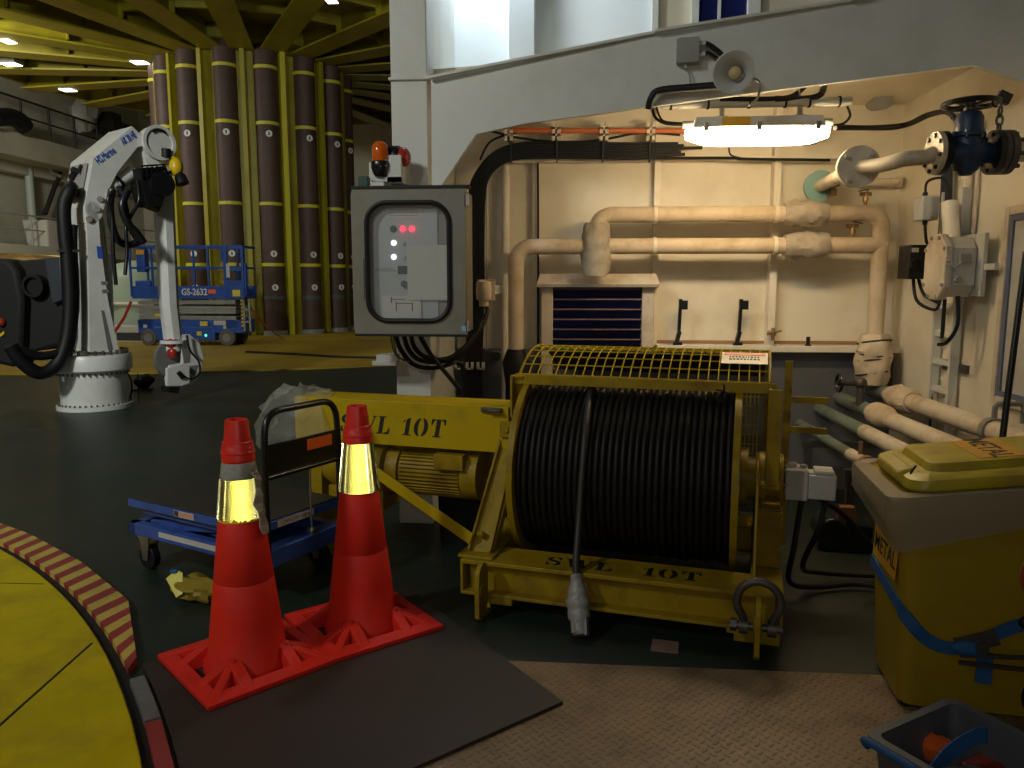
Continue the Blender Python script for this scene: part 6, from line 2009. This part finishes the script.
obj('white_labels', B().box(LX(214), LX(227), -.364, -.361, .49, .60).box(LX(231.5), LX(235), -.448, -.44, 1.62, 1.95).box(LX(139), LX(143), -.366, -.361, .42, .50).box(LX(224), LX(227), -.364, -.361, .40, .48), M_paper, t)
b = B()
Ms = Matrix.Identity(4)
obj('ladder', B().box(LX(246), LX(248), -.40, -.36, .35, 1.1).box(LX(252), LX(254), -.40, -.36, .35, 1.1).box(LX(246), LX(254), -.40, -.36, .55, .59).box(LX(246), LX(254), -.40, -.36, .85, .89), M_grey, t)
for k in range(8):
    b.slab([(LX(244), -.40, .45 + k * .085), (LX(247), -.40, .49 + k * .085), (LX(247), -.40, .53 + k * .085), (LX(244), -.40, .49 + k * .085)], (0, .01, 0))
hz_ = obj('hazard_strip', B().box(LX(244), LX(247), -.396, -.385, .40, 1.15), M_ink, t)
obj('yellow_stripes', b, M_brightyel, hz_)
obj('green_indicator', B().ball((LX(205.5), -.385, .245), .03, n=10), mat('lit_green_lamp', (.1, .6, .3), .4, emit=(.1, 1, .45), estr=1.5), t)
obj('yellow_black_reel', B().ball((LX(219), .1, 1.75), .12, .1, .28, 12, amp=.2).ball((LX(219), .1, 1.5), .13, .1, .12, 12), mat('dark_yellow_reel', (.30, .21, .02), .6), t)

# ================================================================== CABLE CAROUSEL
cc = V((*c2r(-8.0, 24.6), 0))
HZ = 8.5
t = car = thing('cable_carousel', 'huge yellow cable carousel with brown upright pipes round its hub', 'carousel', tuple(cc))
obj('lower_deck', B().cyl((cc.x, cc.y, .001), (cc.x, cc.y, .03), 12.1, n=160), M_deckfar, t, world=True)
b = B().cyl((cc.x, cc.y, .03), (cc.x, cc.y, HZ + .1), 2.65, n=90)
obj('hub', b, M_car, t, world=True)
b = B().ring((cc.x, cc.y, HZ - .02), (cc.x, cc.y, HZ + .06), 8.4, 2.5, n=120)
obj('upper_flange', b, M_car, t, world=True)
obj('flange_rim', B().ring((cc.x, cc.y, HZ - .42), (cc.x, cc.y, HZ + .08), 8.45, 8.33, n=120), M_car, t, world=True)
obj('hub_collar', B().lathe([(2.7, HZ - .50), (3.1, HZ - .40), (3.1, HZ - .02), (2.7, HZ)], tuple(cc), (0, 0, 1), 60), M_car, t, world=True)
pr = None
for k in range(22):
    a = 2 * PI * (k + .5) / 22
    if pr is None:
        b = B()
        b.box(2.7, 8.35, -.03, .03, -.56, 0)
        b.box(2.7, 8.35, -.33, .33, -.60, -.55)
        b.box(5.0, 5.04, -.17, .17, -.46, 0); b.box(6.8, 6.84, -.17, .17, -.46, 0)
        pr = obj('radial_beam', b, M_car, t)
        o = pr
    else:
        o = pr.copy(); COL.objects.link(o); o.parent = t
    o.location = (0, 0, HZ - .01)
    o.rotation_euler = (0, 0, a)
b = B()
for k in range(22):
    a0_, a1_ = 2 * PI * (k + .5) / 22, 2 * PI * (k + 1.5) / 22
    for rr_ in (5.0, 6.8):
        p_, q_ = cc + V((rr_ * math.cos(a0_), rr_ * math.sin(a0_), HZ - .16)), cc + V((rr_ * math.cos(a1_), rr_ * math.sin(a1_), HZ - .16))
        b.bar(p_, q_, .10, .28)
obj('cross_beams', b, M_car, t, world=True)
camang = math.atan2(-cc.y, -cc.x)
pipe0 = None
M_tag = mat('white_tag', (.72, .72, .70), .5)
hs = {}
i = 0
for d in (-91, -69, -46, -22, 1, 25, 48, 71, 94):
    # positive: to the right seen from the camera
    a = camang + R(d + 5.5)
    px_ = cc + V((2.68 * math.cos(a), 2.68 * math.sin(a), 0))
    if pipe0 is None:
        pipe0 = obj('upright_pipe', B().cyl((0, 0, .05), (0, 0, HZ - .45), .31, n=24), M_brown, t)
        pp = pipe0
        sub = []
        for z in (2.0, 3.7, 5.9, 7.4):
            sub.append(obj('clamp_band', B().ring((0, 0, z), (0, 0, z + .09), .328, .30, n=24), M_car_bright, pipe0))
        sub.append(obj('clamp_band', B().ring((0, 0, 1.05), (0, 0, 1.16), .328, .30, n=24), mat('grey_blue_band', (.07, .09, .09), .6), pipe0))
        for z in (1.40, 2.35, 5.65):
            sub.append(obj('number_tag', B().cyl((.300, 0, z), (.322, 0, z), .090, n=20).box(.319, .325, -.018, .018, z - .045, z + .045, 1), [M_tag, M_ink], pipe0))
        sub.append(obj('pipe_foot', B().ring((0, 0, .03), (0, 0, .16), .37, .2, n=24), M_grey, pipe0))
    else:
        pp = pipe0.copy(); COL.objects.link(pp); pp.parent = t
        for s_ in sub:
            c_ = s_.copy(); COL.objects.link(c_); c_.parent = pp
    pp.location = px_ - cc
    # tags face outward, towards the camera side
    pp.rotation_euler = (0, 0, a - R(d) * .55)
    i += 1
fin = None
for d in (-80, -57, -34, -10, 37, 60, 83):
    a = camang + R(d + 4.0)
    if fin is None:
        fin = obj('hub_fin', B().box(2.6, 2.86, -.03, .03, .04, HZ - .5).box(2.83, 2.87, -.06, .06, .04, HZ - .5), M_car, t)
        o = fin
    else:
        o = fin.copy(); COL.objects.link(o); o.parent = t
    o.rotation_euler = (0, 0, a)
a = camang + R(15)
o = obj('hub_fin', B().box(2.6, 2.95, -.03, .03, .04, HZ - .5).box(2.92, 2.97, -.07, .07, .04, HZ - .5), M_car_bright, t, label='bright yellow upright fin')
o.rotation_euler = (0, 0, a)
# lights under the flange
def hall_lamp(px, py, z, label, s=1.0):
    q = at(px, py, z=z)
    t = thing('flood_lamp', label, 'lamp', (q.x, q.y, q.z), 0, 'lamps in the hall roof')
    obj('lamp_case', B().box(-.5 * s, .5 * s, -.2, .2, .02, .16), M_grey, t)
    obj('lamp_glass', B().box(-.46 * s, .46 * s, -.17, .17, 0, .02), mat_lamp, t)
mat_lamp = mat('glowing_lamp_glass', (.9, .9, .85), .4, emit=(1.0, .98, .85), estr=6)
hall_lamp(11, 65, HZ - .64, 'bright lamp at left edge under the flange beams', .5)
hall_lamp(68, 90.5, HZ - .64, 'small bright lamp under the flange far edge', .45)
hall_lamp(140, 63, HZ - .62, 'bright lamp close to the hub top at left', .45)
hall_lamp(8, 42, HZ - .64, 'dim lamp at the left picture edge, upper one', .3)
hall_lamp(331, 1, HZ - .62, 'small yellow lamp under flange at upper right', .25)
# orange cable lying by the hub, loose dark cable on the deck
p = [at(240, 292, y=lc.y + 1.0), at(262, 322, y=lc.y + 1.4), at(283, 339, z=.05)]
solo('orange_hose', B().tube(spline(p, 6), .022, 6), mat('faded_red_hose', (.35, .09, .04), .6), 'red hose slanting from the lift down to the deck', 'hose')
solo('deck_cable', B().tube(spline([at(246, 352, z=.045), at(290, 354, z=.045), at(340, 357, z=.045), at(390, 358, z=.045)], 6), .03, 6), M_black, 'black cable lying on yellow carousel deck', 'cable')
p = [at(112, 336, y=12.5), at(124, 318, y=12.8), at(131, 302, y=13.0)]
solo('red_lashing', B().tube(p, .025, 6), M_redlens, 'red lashing line rising beside the lift at left', 'lashing')

# ================================================================== LEFT OF THE HALL
WXL = -22.95
def sw(px, py, off=0.0): return at(px, py, x=WXL + off)
g0, g1 = 14.0, 39.5
zg = sw(0, 128, 1.6).z
struct('gallery_upper', B().box(WXL, WXL + 1.6, g0, g1, zg - .9, zg), M_hall)
zl_ = sw(0, 243, 1.8).z
struct('gallery_lower', B().box(WXL, WXL + 1.8, g0, g1, zl_ - .35, zl_), mat('gallery_edge_paint', (.55, .53, .44), .6))
b = B()
b.box(WXL, WXL + .5, g0, g1, sw(0, 163, .5).z - .25, sw(0, 150, .5).z)
struct('trim_10', b, M_hall, label='long beam below the upper gallery')
M_rail = mat('dark_rail_paint', (.02, .02, .02), .6)
def railing(x, z, h, y0, y1, step, m, r, label):
    t = thing('railing', label, 'railing', (x, (y0 + y1) / 2, z))
    obj('rails', B().tube([(x, y0, z + h), (x, y1, z + h)], r, 8).tube([(x, y0, z + h * .52), (x, y1, z + h * .52)], r * .8, 8), m, t, world=True)
    y = y0 + .3
    while y < y1:
        obj('post', B().cyl((x, y, z), (x, y, z + h), r * 1.1, n=8), m, t, world=True)
        y += step
railing(WXL + 1.5, zg, 1.35, 24, 38.5, 1.6, M_rail, .045, 'dark railing along the upper gallery at far left')
railing(WXL + 1.7, zl_, 1.15, 24, 38.5, 2.3, mat('grey_rail_paint', (.34, .35, .32), .5), .035, 'pale railing along lower gallery at the left edge')
solo('black_duct', B().tube(spline([sw(-8, 118, 1.9), sw(8, 117, 1.9), sw(18, 120, 1.9), sw(25, 127, 1.9)], 6), .33, 14), M_black, 'fat black hose bending over upper gallery at the left edge', 'hose')
solo('pale_riser', B().cyl(sw(28, 164, .4), sw(34, 240, .4), .16, n=12), mat('pale_green_grey_paint', (.42, .48, .42), .5), 'pale upright pipe on far left hall wall', 'pipe')
solo('slanting_pipe', B().cyl(sw(60, 172, .5), sw(45, 214, .5), .10, n=10), M_rail, 'dark slanting pipe on the far left wall', 'pipe')
solo('bent_pipe', B().tube(corner([sw(50, 150, .6), sw(50, 172, .6), sw(60, 176, .6)], .2), .08, 8), M_hall, 'small bent pipe hanging below the gallery', 'pipe')
p, q = sw(39, 222, 1.3), sw(50, 240, 1.3)
o = solo('grey_bin', B().loft([rrect(.9, 1.0, .12, zl_), rrect(1.1, 1.2, .12, zl_ + 1.05)]), mat('pale_locker_paint', (.52, .51, .46), .6), 'pale grey bin standing on the lower gallery behind railing', 'bin')
o.location.x, o.location.y = p.x, (p.y + q.y) / 2
solo('dark_equipment', B().box(-.6, .6, -.8, .8, 0, .5).box(-.4, .4, -.6, .2, .5, .9), M_rail, 'dark equipment on upper gallery above the crane', 'equipment').location = sw(112, 134, 1.0)
solo('pale_machine', B().ball((0, 0, .9), .6, .6, .8, 14, amp=.4, freq=2), M_lgrey, 'pale machine behind the upper gallery railing', 'machine').location = sw(86, 128, .7) - V((0, 0, .3))
# lit space under the lower gallery
lp = sw(36, 256, 1.0)
t = thing('gallery_lamp', 'warm lamp lighting the space under lower gallery', 'lamp', (lp.x, lp.y + 1.0, zl_ - .75))
obj('lamp_case', B().box(-.3, .3, -.6, .6, .04, .14), M_grey, t)
obj('lamp_glass', B().box(-.26, .26, -.55, .55, 0, .04), mat('warm_lamp_glass', (.9, .7, .4), .4, emit=(1.0, .62, .22), estr=6), t)
lamp('gallery_light', 'POINT', (lp.x + .3, lp.y + 1.0, zl_ - 1.0), 60, (1.0, .62, .22), .2)
# things between crane and lift
p = at(112, 342, z=0.03)
t = thing('green_tank', 'pale green tank standing behind the crane column', 'tank', (p.x, p.y + 1.5, .03))
obj('tank_body', B().lathe([(.9, 0), (.9, 1.6), (.6, 2.0), (.2, 2.1)], n=28), mat('pale_green_paint', (.30, .36, .26), .5), t)
obj('tank_pipe', B().tube([(-1.5, -.9, .95), (1.2, -.9, .95)], .05, 8), M_pipe, t)
t = thing('white_crate', 'white crate with dark front on deck behind the crane', 'crate', (p.x + .5, p.y + .2, .03))
obj('crate_body', B().box(-.7, .7, -.3, .3, .0, .42), M_lgrey, t, bev=.02)
obj('crate_gap', B().box(-.3, .6, -.31, -.30, .05, .25), M_ink, t)
